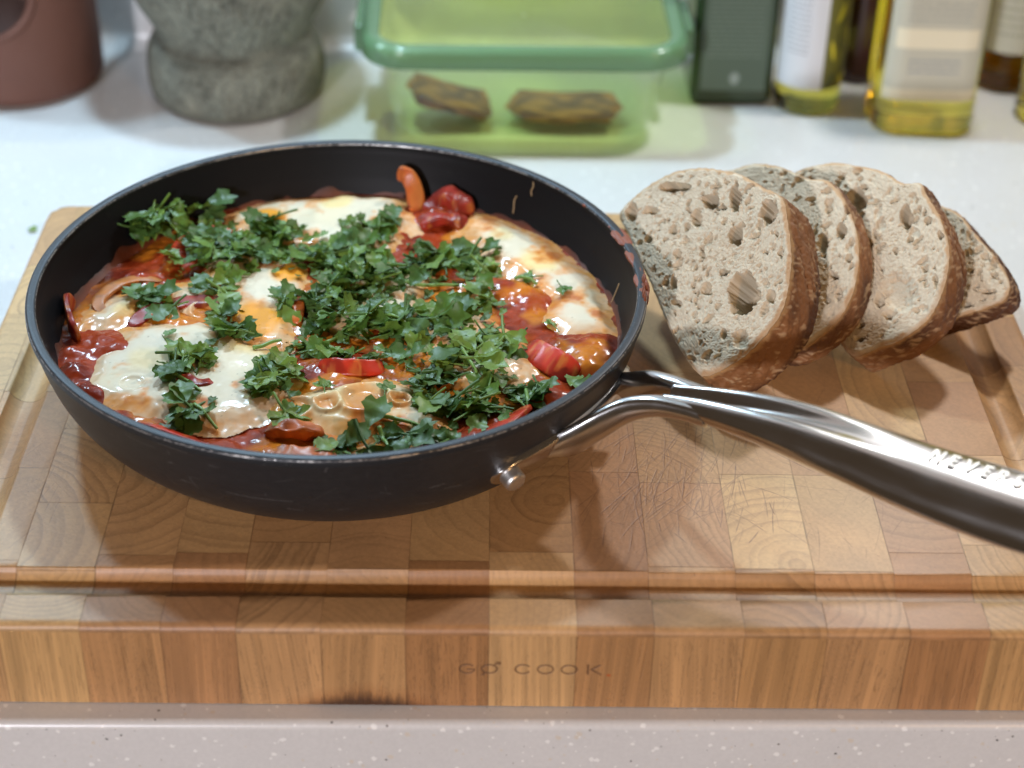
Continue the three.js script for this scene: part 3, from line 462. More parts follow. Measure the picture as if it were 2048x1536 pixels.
// ---------- parsley ----------
{
  const leaf = (seed) => {
    const r = rng(seed), gs = [], lobes = seed % 3 === 0 ? [[0, 1]] : seed % 3 === 1 ? [[-0.5, 0.8], [0.35, 1]] : [[-0.95, 0.72 + 0.2 * r()], [0, 1], [0.95, 0.72 + 0.2 * r()]], curl = (r() - 0.5) * 0.7, droop = (r() - 0.5) * 1.2;
    lobes.forEach(([ang, len], li) => {
      const NT = 9, NC = 5, cup = 0.05 + 0.4 * r(), tw = (r() - 0.5) * 0.8;
      gs.push(grid(NC, NT, (i, j) => {
        const t = j / (NT - 1), c = (2 * i) / (NC - 1) - 1, teeth = i % 2 === 0 ? 0.06 : -0.08, serr = j > 3 && Math.abs(c) > 0.9 ? (j % 2 ? 0.10 : -0.08) : 0;
        const w = len * (0.04 + 0.50 * Math.pow(t, 0.75)) * (1 - 0.40 * step(0.68, 1.0, t)) * (1 + serr); let u = len * t * (1 - 0.20 * c * c * t) + (j === NT - 1 ? len * teeth * 1.4 : j === NT - 2 ? len * teeth * 0.4 : 0), v = w * c;
        let y = cup * w * c * c + curl * u * u * 0.55 + tw * u * v + 0.03 * Math.sin(u * 14 + li) - 0.05 * len * t * Math.exp(-((c / 0.3) ** 2));
        const X = u * Math.cos(ang) - v * Math.sin(ang), Z = u * Math.sin(ang) + v * Math.cos(ang); y += droop * 0.35 * Math.abs(Math.sin(ang)) * u;
        return [X, y, Z];
      }));
    });
    if (seed % 3) gs.push(sweep([[0.06, 0, 0], [-0.25, 0.02, 0.02], [-0.55 - 0.4 * r(), 0.1 * r(), 0.2 * (r() - 0.5)]], () => [0.045, 0.045], { seg: 6, sides: 6 }));
    return mergeGeometries(gs);
  };
  const variants = []; for (let i = 0; i < 16; i++) variants.push(leaf(i + 1));
  const mats = [[0.098, 0.192, 0.032], [0.064, 0.138, 0.030], [0.130, 0.235, 0.038], [0.092, 0.178, 0.048], [0.170, 0.275, 0.046]].map((c) => phys({ color: rgb(...c), roughness: 0.4, specularIntensity: 0.55, transmission: 0.3, thickness: 0 }));
  const CL = [[-113,-82,6,10,9],[-97,-86,10,9,12],[-79,-99,3,7,4],[-76,-69,12,11,15],[-55,-60,15,12,17],[-33,-76,10,10,12],[-46,-86,7,8,5],[-21,-57,10,12,13],[-4,-62,10,14,16],[1,-34,12,16,22],[11,-86,8,10,10],[22,-35,12,16,20],[40,-55,12,12,14],[58,-65,7,7,8],[63,-46,5,12,7],[-12,-15,9,11,12],[9,1,11,11,16],[29,1,12,11,14],[50,0,12,9,11],[68,-23,4,8,4],[58,25,11,12,16],[73,20,7,10,8],[43,42,9,12,12],[63,60,11,11,16],[81,48,5,9,5],[48,65,6,8,8],[-63,-27,6,8,6],[-55,-4,5,6,5],[-48,12,7,5,6],[-95,-21,4,4,4],[-79,-11,2,3,2],[-61,36,7,5,7],[-69,40,4,6,4],[-59,76,4,9,8],[-25,54,7,7,9],[-21,42,4,4,3],[-16,81,2,6,3],[-3,54,2,2,1],[10,95,7,6,7],[20,84,4,4,3],[39,89,8,4,5],[53,91,1,4,2],[24,58,0,2,1],[102,-34,0,0,1],[98,-2,0,0,1],[107,46,4,2,2],[90,49,2,5,2],[-75,11,1,1,1],[85,63,2,3,2],[-30,-14,3,5,4],[-13,19,9,5,7],[11,27,11,4,7],[29,26,7,4,5],[-3,90,1,1,1],[88,-45,0,1,1]];
  const r = rng(2024), cell = 0.004, pile = new Map(), key = (x, z) => Math.round(x / cell) + ',' + Math.round(z / cell);
  const stack = (x, z, rad, add) => { let top = 0; const n = Math.ceil(rad / cell); for (let i = -n; i <= n; i++) for (let j = -n; j <= n; j++) if (Math.hypot(i, j) * cell <= rad) top = Math.max(top, pile.get(key(x + i * cell, z + j * cell)) ?? 0); for (let i = -n; i <= n; i++) for (let j = -n; j <= n; j++) if (Math.hypot(i, j) * cell <= rad) { const k = key(x + i * cell, z + j * cell); pile.set(k, Math.max(pile.get(k) ?? 0, Math.min(top + add, (pile.get(k) ?? 0) + add * 1.2))); } return top; };
  let made = 0;
  for (const [cx, cz, sx, sz, n0] of CL) {
    const n = n0 <= 4 ? n0 : Math.round(n0 * (cz < -55 && cx < -40 ? 0.95 : 0.62));
    for (let i = 0; i < n; i++) {
      const lone = n === 1, gx = (r() + r() + r() - 1.5) * 1.1, gz = (r() + r() + r() - 1.5) * 1.1; let x = (cx + gx * sx) / 1000, z = (cz + gz * sz) / 1000; const rr = Math.hypot(x, z), lim = z < 0 && x < 0 ? 0.1285 : 0.122; if (rr > lim) { x *= lim / rr; z *= lim / rr; }
      const s = (lone ? 0.0075 : 0.0098 + 0.0066 * r() ** 1.3), v = Math.floor(r() * 16), y = surfaceHeight(x, z) + stack(x, z, 0.005, 0.0011) * 0.8 + 0.0006 + Math.max(0, Math.hypot(x, z) - 0.122) * 1.3;
      const m = mesh('parsley_leaf', variants[v], mats[Math.floor(r() * 5)]), tilt = lone ? 0.1 : 0.55;
      m.rotation.set((r() - 0.5) * 2 * tilt + 0.12, r() * 6.283, (r() - 0.5) * 2 * tilt, 'YXZ'); m.scale.setScalar(s); m.position.set(x, y + s * 0.12, z);
      tag(m, 'chopped green parsley leaf scattered over the eggs and sauce', 'parsley', 'chopped parsley on the food'); made++;
    }
  }
  {                                                     // the finely chopped rest, too small to pick apart
    const frag = [3, 6, 9].map((k) => variants[k - 1]), parts = [], tot = CL.reduce((s, q) => s + (q[4] > 3 ? q[4] : 0), 0); const M = new THREE.Matrix4(), E = new THREE.Euler(), Q = new THREE.Quaternion();
    for (const [cx, cz, sx, sz, n0] of CL) if (n0 > 3) for (let i = 0; i < Math.round((n0 / tot) * 900); i++) {
      const gx = (r() + r() + r() - 1.5) * 1.5, gz = (r() + r() + r() - 1.5) * 1.5; let x = (cx + gx * sx) / 1000, z = (cz + gz * sz) / 1000; if (Math.hypot(x, z) > 0.12) continue;
      const s = 0.0035 + 0.0045 * r(), y = surfaceHeight(x, z) + 0.75 * r() * (pile.get(key(x, z)) ?? 0) + 0.0006; E.set((r() - 0.5) * 1.1, r() * 6.283, (r() - 0.5) * 1.1, 'YXZ'); M.compose(new THREE.Vector3(x, y, z), Q.setFromEuler(E), new THREE.Vector3(s, s, s));
      const g = frag[i % 3].clone().applyMatrix4(M), t = 0.7 + 0.7 * r(), col = []; for (let k = 0; k < g.attributes.position.count; k++) col.push(0.105 * t, 0.18 * t, 0.034 * t); g.setAttribute('color', new THREE.Float32BufferAttribute(col, 3)); parts.push(g);
    }
    const o = mesh('chopped_parsley', mergeGeometries(parts), phys({ vertexColors: true, roughness: 0.45, specularIntensity: 0.5, transmission: 0.25, thickness: 0 })); tag(o, 'finely chopped green parsley bits between the larger leaves', 'parsley'); o.userData.kind = 'stuff';
  }
  const stemMat = phys({ color: rgb(0.15, 0.27, 0.055), roughness: 0.4 });
  const stems = [[-63, 54, 20, 0.75], [-51, 78, 16, 0.8], [-38, 105, 9, 1.4], [35, 80, 26, 0.35], [2, 10, 30, -0.75], [-46, -74, 24, 0.9], [-62, -35, 30, -0.3], [40, -36, 26, -0.1], [14, -62, 16, 1.5], [86, 58, 14, 1.5], [-32, 20, 14, -0.6], [58, -20, 20, 0.3], [26, 90, 14, 1.2], [-22, 34, 16, 0.1], [85, -42, 12, 0.5], [20, -2, 22, 0.5], [60, 34, 16, 1.1], [-4, -48, 18, 1.2]];
  for (const [x, z, len, a] of stems) {
    const q = [-0.5, -0.17, 0.17, 0.5].map((t, i) => { const X = (x + Math.cos(a) * len * t) / 1000, Z = (z + Math.sin(a) * len * t) / 1000; return [X, surfaceHeight(X, Z) + 0.9 * (pile.get(key(X, Z)) ?? 0) + 0.0012 + 0.0006 * ((i * 7) % 3), Z]; });
    tag(mesh('parsley_sprig', sweep(q, (t) => [0.0010 - 0.0003 * t, 0.0010 - 0.0003 * t], { seg: 14, sides: 8 }), stemMat), 'cut light green parsley stalk lying among the leaves', 'parsley', 'parsley stalks on the food');
  }
  const f = mesh('parsley_leaf', variants[2], mats[4]); f.scale.setScalar(0.006); f.position.set(-0.2048, 0.0012, -0.2072); tag(f, 'single scrap of parsley dropped on the worktop beside the board', 'parsley');
}

// ---------- bread ----------
const SLICES = [
  {c:[0.1708,0.097,-0.0272],n:[-0.597,0.6965,0.398],t:0.031,o:[[-651,-86],[-647,17],[-605,129],[-527,234],[-425,312],[-287,368],[-172,398],[-24,405],[125,408],[233,335],[303,275],[391,192],[458,102],[515,-6],[531,-89],[509,-265],[441,-409],[394,-463],[366,-468],[201,-434],[11,-363],[-210,-265],[-388,-197],[-540,-129]],h:[[-459,174,82,41,23,-23,9],[-587,-42,34,17,38,-37,7],[-213,212,47,24,30,-31,10],[-133,218,31,16,13,-13,7],[-102,298,26,13,55,-57,10],[115,325,40,20,47,-49,10],[46,146,38,20,37,-38,12],[288,-50,72,40,82,-86,20],[119,-24,28,15,14,-14,10],[-394,-98,24,13,21,-20,5],[-296,3,24,12,18,-18,5],[-218,111,32,16,36,-36,6],[-232,52,14,7,20,-20,4],[-178,-76,21,11,17,-18,4],[-60,-1,12,7,35,-36,3],[-88,-198,19,10,27,-27,6],[99,-131,28,16,27,-27,3.5],[2,-264,33,18,12,-12,4],[435,3,21,12,27,-29,4],[442,-227,38,22,36,-37,3],[343,-255,14,8,22,-23,4],[318,190,13,7,21,-22,3],[-485,17,50,26,18,-18,4],[-292,-51,16,9,10,-10,3],[-237,285,32,16,11,-11,3],[281,-434,24,14,9,-9,3],[342,-356,14,8,7,-8,3],[291,-131,12,7,15,-15,3]]},
  {c:[0.2106,0.0878,-0.0592],n:[-0.597,0.6965,0.398],t:0.017,o:[[-664,-53],[-660,69],[-561,172],[-470,247],[-311,300],[-139,318],[-40,358],[29,351],[189,289],[325,201],[455,54],[518,-92],[510,-242],[456,-376],[369,-456],[258,-476],[30,-396],[-292,-267]],h:[[93,240,22,11,15,-17,5],[230,187,25,13,30,-33,8],[186,91,25,13,37,-40,7],[352,-10,24,13,15,-16,6],[165,301,16,8,32,-35,7],[184,3,14,8,15,-16,4],[362,99,14,7,19,-21,4],[410,-129,15,9,12,-13,4],[-175,291,32,16,11,-12,3]]},
  {c:[0.2492,0.0919,-0.0545],n:[-0.597,0.6965,0.398],t:0.022,o:[[-652,-84],[-666,34],[-630,112],[-500,226],[-354,285],[-182,327],[-49,327],[28,368],[94,339],[254,268],[400,164],[495,25],[543,-127],[507,-270],[417,-404],[345,-484],[252,-479],[4,-381],[-306,-247]],h:[[96,193,29,15,45,-50,9],[-204,139,47,24,48,-53,9],[316,205,15,8,16,-18,6],[212,229,17,9,13,-15,4],[358,-245,19,11,14,-16,5],[326,-129,89,49,79,-89,2.5],[270,-209,25,14,29,-32,4],[357,33,17,9,14,-16,4],[457,4,13,7,28,-32,3],[20,37,14,7,38,-42,3],[-219,213,23,11,9,-10,4],[301,-411,28,16,15,-16,5],[86,-101,12,6,15,-17,4],[193,116,19,10,10,-12,3]]},
  {c:[0.2896,0.0761,-0.0647],n:[-0.597,0.6965,0.398],t:0.016,o:[[-600,2],[-479,159],[-343,212],[-196,234],[-114,239],[93,182],[290,125],[396,55],[412,1],[366,-72],[299,-149],[224,-237],[127,-323],[-82,-287],[-393,-144]],h:[[319,-20,23,13,10,-12,4],[210,44,13,7,12,-14,4],[270,-115,23,13,14,-17,6],[63,166,15,8,9,-10,3],[290,63,11,6,9,-10,3]]}
];
{
  const labels = ['thick bread slice with a large hole, leaning on the slice behind, next to the pan', 'thin bread slice wedged between the holed slice and the next one', 'bread slice with a shallow round hollow, leaning on the last slice', 'last bread slice of the row, mostly hidden, at the edge of the board'];
  const crumbMat = phys({ vertexColors: true, roughness: 0.85, sheen: 0.2 }), crustMat = phys({ vertexColors: true, roughness: 0.62 });
  SLICES.forEach((S, si) => {
    const g = group('bread_slice'); tag(g, labels[si], 'bread', 'bread slices on the board');
    const n = new THREE.Vector3(...S.n), u = new THREE.Vector3(0, 1, 0).cross(n).normalize(), v = new THREE.Vector3().crossVectors(n, u);
    g.matrixAutoUpdate = true; g.applyMatrix4(new THREE.Matrix4().makeBasis(u, v, n).setPosition(new THREE.Vector3(...S.c)));
    const NA = si ? 420 : 560, NR = si ? 120 : 170, rim = spline2(S.o.map(([a, b]) => [a / 1e4, b / 1e4]), NA).map(([x, y], i) => { const k = 1 + 0.012 * (fbm(i / 9, si * 7, 3, 5) - 0.5) + 0.010 * (noise2(i / 2.3, si, 8) - 0.5); return [x * k, y * k]; });
    const r = rng(900 + si), holes = S.h.map((h) => { const [x, y, ax, ay, bx, by, d] = h; return [x / 1e4, y / 1e4, ax / 1e4, ay / 1e4, bx / 1e4, by / 1e4, d / 1000]; });
    for (let i = 0; i < 150; i++) { const q = rim[Math.floor(r() * NA)], k = Math.sqrt(r()) * 0.93, s = 0.0006 + 0.0017 * r() ** 3.5, an = 0.5 + r() * 2.2, e = 0.8 + 1.5 * r(); holes.push([q[0] * k, q[1] * k, s * e * Math.cos(an), s * e * Math.sin(an), -s * Math.sin(an), s * Math.cos(an), 0.0012 + 0.0022 * r()]); }
    const inv = holes.map(([x, y, ax, ay, bx, by, d]) => { const det = ax * by - ay * bx; return [x, y, by / det, -bx / det, -ay / det, ax / det, d, Math.max(Math.hypot(ax, ay), Math.hypot(bx, by)) * 1.5]; });
    const depth = (x, y) => {
      const x0 = x, y0 = y; x += 0.0022 * (fbm(x0 * 330, y0 * 330, 2, 91 + si) - 0.5) + 0.0008 * (noise2(x0 * 1000, y0 * 1000, 93) - 0.5); y += 0.0022 * (fbm(x0 * 330 + 9, y0 * 330, 2, 95 + si) - 0.5) + 0.0008 * (noise2(x0 * 1000 + 5, y0 * 1000, 97) - 0.5); let z = 0, ed = 0; const wob = fbm(x * 420, y * 420, 2, 11 + si);
      for (const [hx, hy, a, b, c, d, dep, R] of inv) { const dx = x - hx, dy = y - hy; if (Math.abs(dx) > R || Math.abs(dy) > R) continue; const q = Math.hypot(a * dx + b * dy, c * dx + d * dy) + 0.38 * (wob - 0.5); if (q < 1) z = Math.max(z, dep * (1 - step(dep > 0.006 ? 0.84 : 0.4, 1.0, q))); else if (q < 1.18) ed = Math.max(ed, 1 - (q - 1) / 0.18); }
      const [w1, i1] = worley(x * 260, y * 260, 21 + si), [w2, i2] = worley(x * 640, y * 640, 31 + si), [w3, i3] = worley(x * 1150, y * 1150, 37 + si);
      z += 0.0009 * (1 - step(0.1, 0.36, w1)) * (i1 > 0.7 ? i1 : 0) + 0.00050 * (1 - step(0.12, 0.42, w2)) * (i2 > 0.45 ? i2 : 0) + 0.00048 * (1 - step(0.1, 0.45, w3)) * i3 + 0.0010 * (fbm(x * 130, y * 130, 2, 41 + si) - 0.5) + 0.0003 * noise2(x * 1500, y * 1500, 43) + 0.0002 * (fbm(x * 480, y * 480, 2, 47) - 0.5);
      return [z - 0.0003 * ed, z];
    };
    const crumb = (x, y, k) => { const t = fbm(x * 110, y * 110, 3, 51 + si), f = noise2(x * 1500, y * 1500, 53), c = mix3([0.56, 0.462, 0.322], [0.48, 0.385, 0.258], t), d = mix3(c, [0.64, 0.56, 0.43], 0.6 * f); return mix3(d, [0.42, 0.235, 0.10], 0.75 * k); };
    const face = grid(NA, NR, (i, j) => {
      const t = (j / (NR - 1)) ** 0.82, [ox, oy] = rim[i], x = ox * t, y = oy * t, [z] = depth(x, y), e = step(0.935, 1, t);
      return [x, y, -z * (1 - 0.7 * e) - 0.0012 * e * e, ...crumb(x, y, step(0.955, 0.99, t + 0.05 * (noise2(i / 6, 1, si) - 0.5)))];
    }, { closeU: true });
    mesh('crumb', face, crumbMat, g);
    const NB = 44, side = grid(NA, NB, (i, j) => {
      const t = j / (NB - 1), [ox, oy] = rim[i], L = Math.hypot(ox, oy), an = i / NA * 2 * Math.PI, bulge = 0.0010 * Math.sin(Math.PI * t) + 0.0022 * (fbm(L * 30 + Math.cos(an) * 9 + 20, Math.sin(an) * 9 + t * S.t * 260, 3, 61 + si) - 0.5) * Math.min(1, t * 8, (1 - t) * 8) + 0.0006 * (noise2(i / 1.9, t * S.t * 900, 63) - 0.5) * Math.min(1, t * 10), k = 1 + bulge / L - (t > 0.93 ? 0.03 * (t - 0.93) / 0.07 : 0);
      const low = step(-0.01, 0.03, -oy), fl = noise2(i / 2.2 + 9 * t, t * S.t * 420, 65 + si), fl2 = fbm(i / 14, t * S.t * 130, 3, 67 + si), toast = step(0.38, 0.66, fbm(i / 40, t * S.t * 60, 2, 69 + si));
      let c = mix3([0.22, 0.095, 0.034], [0.075, 0.027, 0.010], toast * 0.95); c = mix3(c, [0.47, 0.32, 0.18], 0.65 * step(0.55, 0.85, fl) * step(0.36, 0.56, fl2)); c = mix3(c, [0.44, 0.27, 0.12], 0.8 * (1 - step(0.02, 0.13, t + 0.08 * (fl - 0.5))));
      return [ox * k, oy * k, -0.0014 - t * (S.t - 0.0014), ...c];
    }, { closeU: true });
    mesh('crust', side, crustMat, g);
    const back = grid(NA, 6, (i, j) => { const t = 1 - j / 5, [ox, oy] = rim[i]; return [ox * t * 0.972, oy * t * 0.972, -S.t - 0.0006 * (noise2(i / 9, j, 3) - 0.5) * (1 - t), ...crumb(ox * t, oy * t, 0)]; }, { closeU: true });
    mesh('crumb_back', back, crumbMat, g);
  });
}

// ---------- things at the back of the worktop ----------
{
  // terracotta pot with a round opening
  const pot = group('terracotta_pot'); pot.position.set(-0.2575, 0, -0.4175); tag(pot, 'red brown terracotta pot with a round opening beside the stone mortar', 'pot');
  const clay = texture(512, 512, (i, j) => { const n = 0.86 + 0.28 * fbm(i / 40, j / 40, 4, 3) + 0.05 * (noise2(i / 2, j / 2, 9) - 0.5); return [0.125 * n, 0.050 * n, 0.032 * n]; }, true, true), clayMat = std({ map: clay, roughness: 0.62 });
  const wall = lathe([[0.0005, 0.0015], [0.048, 0.0015], [0.0525, 0.003], [0.0545, 0.008], [0.0545, 0.03], [0.0535, 0.07], [0.0515, 0.13], [0.0505, 0.15], [0.0515, 0.154], [0.0515, 0.162], [0.0475, 0.163], [0.0465, 0.15], [0.0485, 0.07], [0.0495, 0.012], [0.0005, 0.008]], 120);
  const A = new Brush(mergeVertices(wall), clayMat), B = new Brush(new THREE.CylinderGeometry(0.029, 0.029, 0.08, 48), clayMat); B.rotation.x = Math.PI / 2; B.position.set(-0.003, 0.079, 0.05); A.updateMatrixWorld(); B.updateMatrixWorld();
  const cut = new Evaluator().evaluate(A, B, SUBTRACTION), m = mesh('pot_wall', cut.geometry, clayMat, pot);
  const ring = []; for (let i = 0; i < 64; i++) { const a = (i / 64) * 2 * Math.PI, x = -0.003 + 0.0295 * Math.cos(a), y = 0.079 + 0.0295 * Math.sin(a); ring.push(new THREE.Vector3(x, y, Math.sqrt(0.0522 ** 2 - x * x))); }
  mesh('opening_rim', new THREE.TubeGeometry(new THREE.CatmullRomCurve3(ring, true), 96, 0.0032, 10, true), clayMat, pot);
  // stone mortar
  const mort = group('stone_mortar'); mort.position.set(-0.1095, 0, -0.4055); tag(mort, 'rough grey stone mortar with a wide foot between the pot and the glass box', 'mortar');
  const prof = new THREE.SplineCurve([[0.054, 0.001], [0.0575, 0.006], [0.0590, 0.018], [0.0575, 0.034], [0.0540, 0.041], [0.0505, 0.0450], [0.0530, 0.053], [0.0640, 0.074], [0.0710, 0.095], [0.0750, 0.118], [0.0755, 0.128], [0.072, 0.132], [0.066, 0.126], [0.058, 0.09], [0.04, 0.062], [0.0005, 0.052]].map(([r, y]) => new THREE.Vector2(r, y))).getPoints(130);
  const stone = texture(1024, 1024, (i, j) => { const n = fbm(i / 60, j / 60, 4, 13), f = fbm(i / 9, j / 9, 3, 17), p = noise2(i / 5, j / 5, 23) > 0.78 ? 0.75 : 1, t = (0.5 + 0.8 * n + 0.9 * (f - 0.5)) * p; return mix3([0.19 * t, 0.205 * t, 0.165 * t], [0.22 * t, 0.22 * t, 0.17 * t], noise2(i / 90, j / 90, 29)); }, true, true), sb = texture(1024, 1024, (i, j) => fbm(i / 9, j / 9, 3, 17) * 0.7 + 0.3 * (noise2(i / 5, j / 5, 23) > 0.78 ? 0 : 1), false, true);
  for (const t of [stone, sb]) t.repeat.set(2, 1);
  const mg = new THREE.LatheGeometry(prof, 160), mp = mg.attributes.position; for (let i = 0; i < mp.count; i++) { const x = mp.getX(i), y = mp.getY(i), z = mp.getZ(i), k = 1 + 0.014 * (noise3(x * 90, y * 90, z * 90) - 0.5); mp.setXYZ(i, x * k, y, z * k); } mg.computeVertexNormals();
  mesh('mortar_bowl', mg, std({ map: stone, bumpMap: sb, bumpScale: 0.003, roughness: 0.85 }), mort);
}
{
  // glass box with a green lid
  const rr = (w, d, rad, n = 10) => { const o = []; for (const [sx, sz, a0] of [[1, 1, 0], [-1, 1, Math.PI / 2], [-1, -1, Math.PI], [1, -1, 1.5 * Math.PI]]) for (let i = 0; i <= n; i++) { const a = a0 + (Math.PI / 2) * (i / n); o.push([sx * (w / 2 - rad) + rad * Math.cos(a), sz * (d / 2 - rad) + rad * Math.sin(a)]); } return o; };
  const shell = (rows, mat, name, parent) => { const all = rows.map(([w, d, rad, y]) => rr(w, d, Math.min(rad, w / 2 - 1e-4, d / 2 - 1e-4)).map(([x, z]) => [x, y, z])); return mesh(name, grid(all[0].length, all.length, (i, j) => all[j][i], { closeU: true }), mat, parent); };
  const box = group('glass_food_box'); box.position.set(0.0815, 0, -0.391); box.rotation.y = 0.03; tag(box, 'clear glass food box with a translucent green lid between mortar and bottles', 'food box');
  const glass = phys({ color: rgb(0.97, 0.99, 0.96), roughness: 0.02, transmission: 1, thickness: 0, ior: 1.5 }), green = phys({ color: rgb(0.60, 0.72, 0.20), roughness: 0.12, transmission: 0.9, thickness: 0 }), seal = phys({ color: rgb(0.20, 0.36, 0.19), roughness: 0.2, transmission: 0.55, thickness: 0 });
  shell([[0.002, 0.002, 0.0005, 0.002], [0.15, 0.095, 0.016, 0.002], [0.160, 0.105, 0.02, 0.0035], [0.166, 0.110, 0.022, 0.008], [0.172, 0.115, 0.022, 0.02], [0.180, 0.122, 0.022, 0.055], [0.184, 0.125, 0.022, 0.062]], glass, 'glass_body', box);
  shell([[0.178, 0.119, 0.021, 0.0623], [0.156, 0.102, 0.02, 0.009], [0.15, 0.096, 0.018, 0.0062], [0.002, 0.002, 0.0005, 0.0062]], glass, 'inner_glass', box);
  const lid = shell([[0.186, 0.126, 0.022, 0.058], [0.202, 0.139, 0.026, 0.056], [0.206, 0.142, 0.028, 0.058], [0.206, 0.142, 0.028, 0.066], [0.203, 0.140, 0.027, 0.0695], [0.194, 0.132, 0.024, 0.0705], [0.184, 0.122, 0.02, 0.0695]], seal, 'lid_rim', box);
  shell([[0.184, 0.122, 0.02, 0.0692], [0.178, 0.117, 0.018, 0.0640], [0.002, 0.002, 0.0005, 0.0640]], green, 'lid_panel', box);
  shell([[0.186, 0.127, 0.022, 0.0545], [0.188, 0.129, 0.022, 0.0545], [0.188, 0.129, 0.022, 0.0575], [0.186, 0.127, 0.022, 0.0575]], phys({ color: rgb(0.35, 0.5, 0.08), roughness: 0.4, transmission: 0.3, thickness: 0 }), 'lid_seal', box);
  for (const s of [-1, 1]) { const c = mesh('clip', new RoundedBoxGeometry(0.006, 0.018, 0.05, 3, 0.002), seal, box); c.position.set(s * 0.1055, 0.057, 0); }
  const crustM = std({ vertexColors: true, roughness: 0.75 });
  [[0.035, -0.364, 0.026, 0.55, 'brown toasted piece lying slanted inside the glass box'], [0.11, -0.366, 0.033, -0.04, 'flat brown toasted piece on the bottom of the glass box']].forEach(([x, z, s, turn, label], k) => {
    const g = new THREE.IcosahedronGeometry(1, 5), p = g.attributes.position, C = []; for (let i = 0; i < p.count; i++) { let X = p.getX(i), Y = p.getY(i), Z = p.getZ(i); const q = Math.max(Math.abs(X), Math.abs(Y), Math.abs(Z)), e = 0.55 / q + 0.45, n = 0.9 + 0.25 * noise3(X * 3 + k * 9, Y * 3, Z * 3) + 0.1 * noise3(X * 9, Y * 9, Z * 9); p.setXYZ(i, X * e * n * s, Y * e * n * 0.0042, Z * e * n * 0.018); const f = noise3(X * 5 + 7, Y * 5, Z * 5); C.push(...mix3([0.36, 0.16, 0.05], [0.09, 0.035, 0.016], step(0.3, 0.7, f))); } g.setAttribute('color', new THREE.Float32BufferAttribute(C, 3)); g.computeVertexNormals();
    const m = mesh('toasted_piece', g, crustM); m.position.set(x, 0.0116 + (k ? 0 : 0.006), z); m.rotation.set(0, turn * 0.3, k ? 0 : -0.32); tag(m, label, 'food');
  });
  // bottles
  const paper = (w, h, draw) => { const c = document.createElement('canvas'); c.width = w; c.height = h; const q = c.getContext('2d'); draw(q, w, h); const t = new THREE.CanvasTexture(c); t.colorSpace = THREE.SRGBColorSpace; return t; };
  const bottle = (name, label, x, z, turn, w, d, rad, hgt, mat, cap, capCol) => {
    const b = group(name); b.position.set(x, 0, z); b.rotation.y = turn; tag(b, label, 'bottle');
    const sh = hgt * 0.68, rows = [[0.002, 0.002, 0.0005, 0.003], [w * 0.8, d * 0.8, rad * 0.85, 0.0025], [w * 0.94, d * 0.94, rad * 0.95, 0.001], [w, d, rad, 0.006], [w, d, rad, sh], [w * 0.92, d * 0.92, rad * 0.95, sh + 0.012], [w * 0.6, d * 0.6, Math.min(w, d) * 0.28, sh + 0.032], [0.028, 0.028, 0.0138, sh + 0.045], [0.026, 0.026, 0.0128, hgt - 0.02], [0.002, 0.002, 0.0005, hgt - 0.02]];
    shell(rows, mat, 'glass_body', b); const cp = mesh('cap', lathe([[0.0005, hgt + 0.012], [0.013, hgt + 0.012], [0.015, hgt + 0.009], [0.015, hgt - 0.024], [0.0135, hgt - 0.026]], 32), std({ color: capCol, roughness: 0.4 }), b); return b;
  };
  const wrap = (b, w, d, rad, y0, y1, a0, a1, tex) => {                     // a paper label on the body, from a0 to a1 along the front (metres from the middle)
    const path = rr(w + 0.0009, d + 0.0009, rad, 14), front = []; // walk the outline from the left through the front to the right
    const pts = path.map(([x, z]) => [x, z]); const start = pts.map((p, i) => i); const seq = []; for (let i = 0; i < pts.length; i++) seq.push(pts[i]);
    let best = 0; seq.forEach((p, i) => { if (p[1] - Math.abs(p[0]) * 0.2 > seq[best][1] - Math.abs(seq[best][0]) * 0.2) best = i; });
    const at = (s) => { let total = 0; const half = (w / 2 - rad), cornerL = (Math.PI / 2) * rad, q = Math.abs(s), sg = Math.sign(s) || 1; if (q <= half) return [s, d / 2 + 0.0006]; if (q <= half + cornerL) { const a = (q - half) / rad; return [sg * (half + (rad + 0.0006) * Math.sin(a)), d / 2 - rad + (rad + 0.0006) * Math.cos(a)]; } return [sg * (w / 2 + 0.0006), d / 2 - rad - (q - half - cornerL)]; };
    return mesh('paper_label', grid(40, 2, (i, j) => { const [x, z] = at(lerp(a0, a1, i / 39)); return [x, j ? y1 : y0, z]; }, { uv: (i, j) => [i / 39, j] }), std({ map: tex, roughness: 0.6 }), b);
  };
  const lines = (q, x, y, w, n, gap, th, col, seed) => { const r = rng(seed); q.fillStyle = col; for (let i = 0; i < n; i++) { let u = x; while (u < x + w) { const l = 6 + r() * 22; q.fillRect(u, y + i * gap, Math.min(l, x + w - u), th); u += l + 6; } } };
  const oil = (c, dist) => phys({ color: rgb(1, 1, 1), roughness: 0.02, transmission: 1, thickness: 0.05, ior: 1.47, attenuationColor: rgb(...c), attenuationDistance: dist });
  const bA = bottle('green_bottle', 'dark green square bottle with a printed back label next to the glass box', 0.2205, -0.424, 0.03, 0.055, 0.055, 0.007, 0.27, phys({ color: rgb(0.020, 0.036, 0.014), roughness: 0.08 }), 0, rgb(0.02, 0.03, 0.02));
  wrap(bA, 0.055, 0.055, 0.007, 0.012, 0.15, -0.0215, 0.0215, paper(256, 640, (q, w, h) => { q.fillStyle = '#48584a'; q.fillRect(0, 0, w, h); lines(q, 20, 30, w - 40, 34, 15, 4, '#66756a', 3); q.fillStyle = '#7f8d86'; q.beginPath(); q.arc(w * 0.52, h - 40, 20, 0, 7); q.fill(); }));
  const bB = bottle('oil_bottle', 'slim olive oil bottle with a white label and an olive branch print', 0.2725, -0.404, 0.02, 0.044, 0.044, 0.0218, 0.26, oil([0.92, 0.84, 0.04], 0.07), 0, rgb(0.05, 0.05, 0.03));
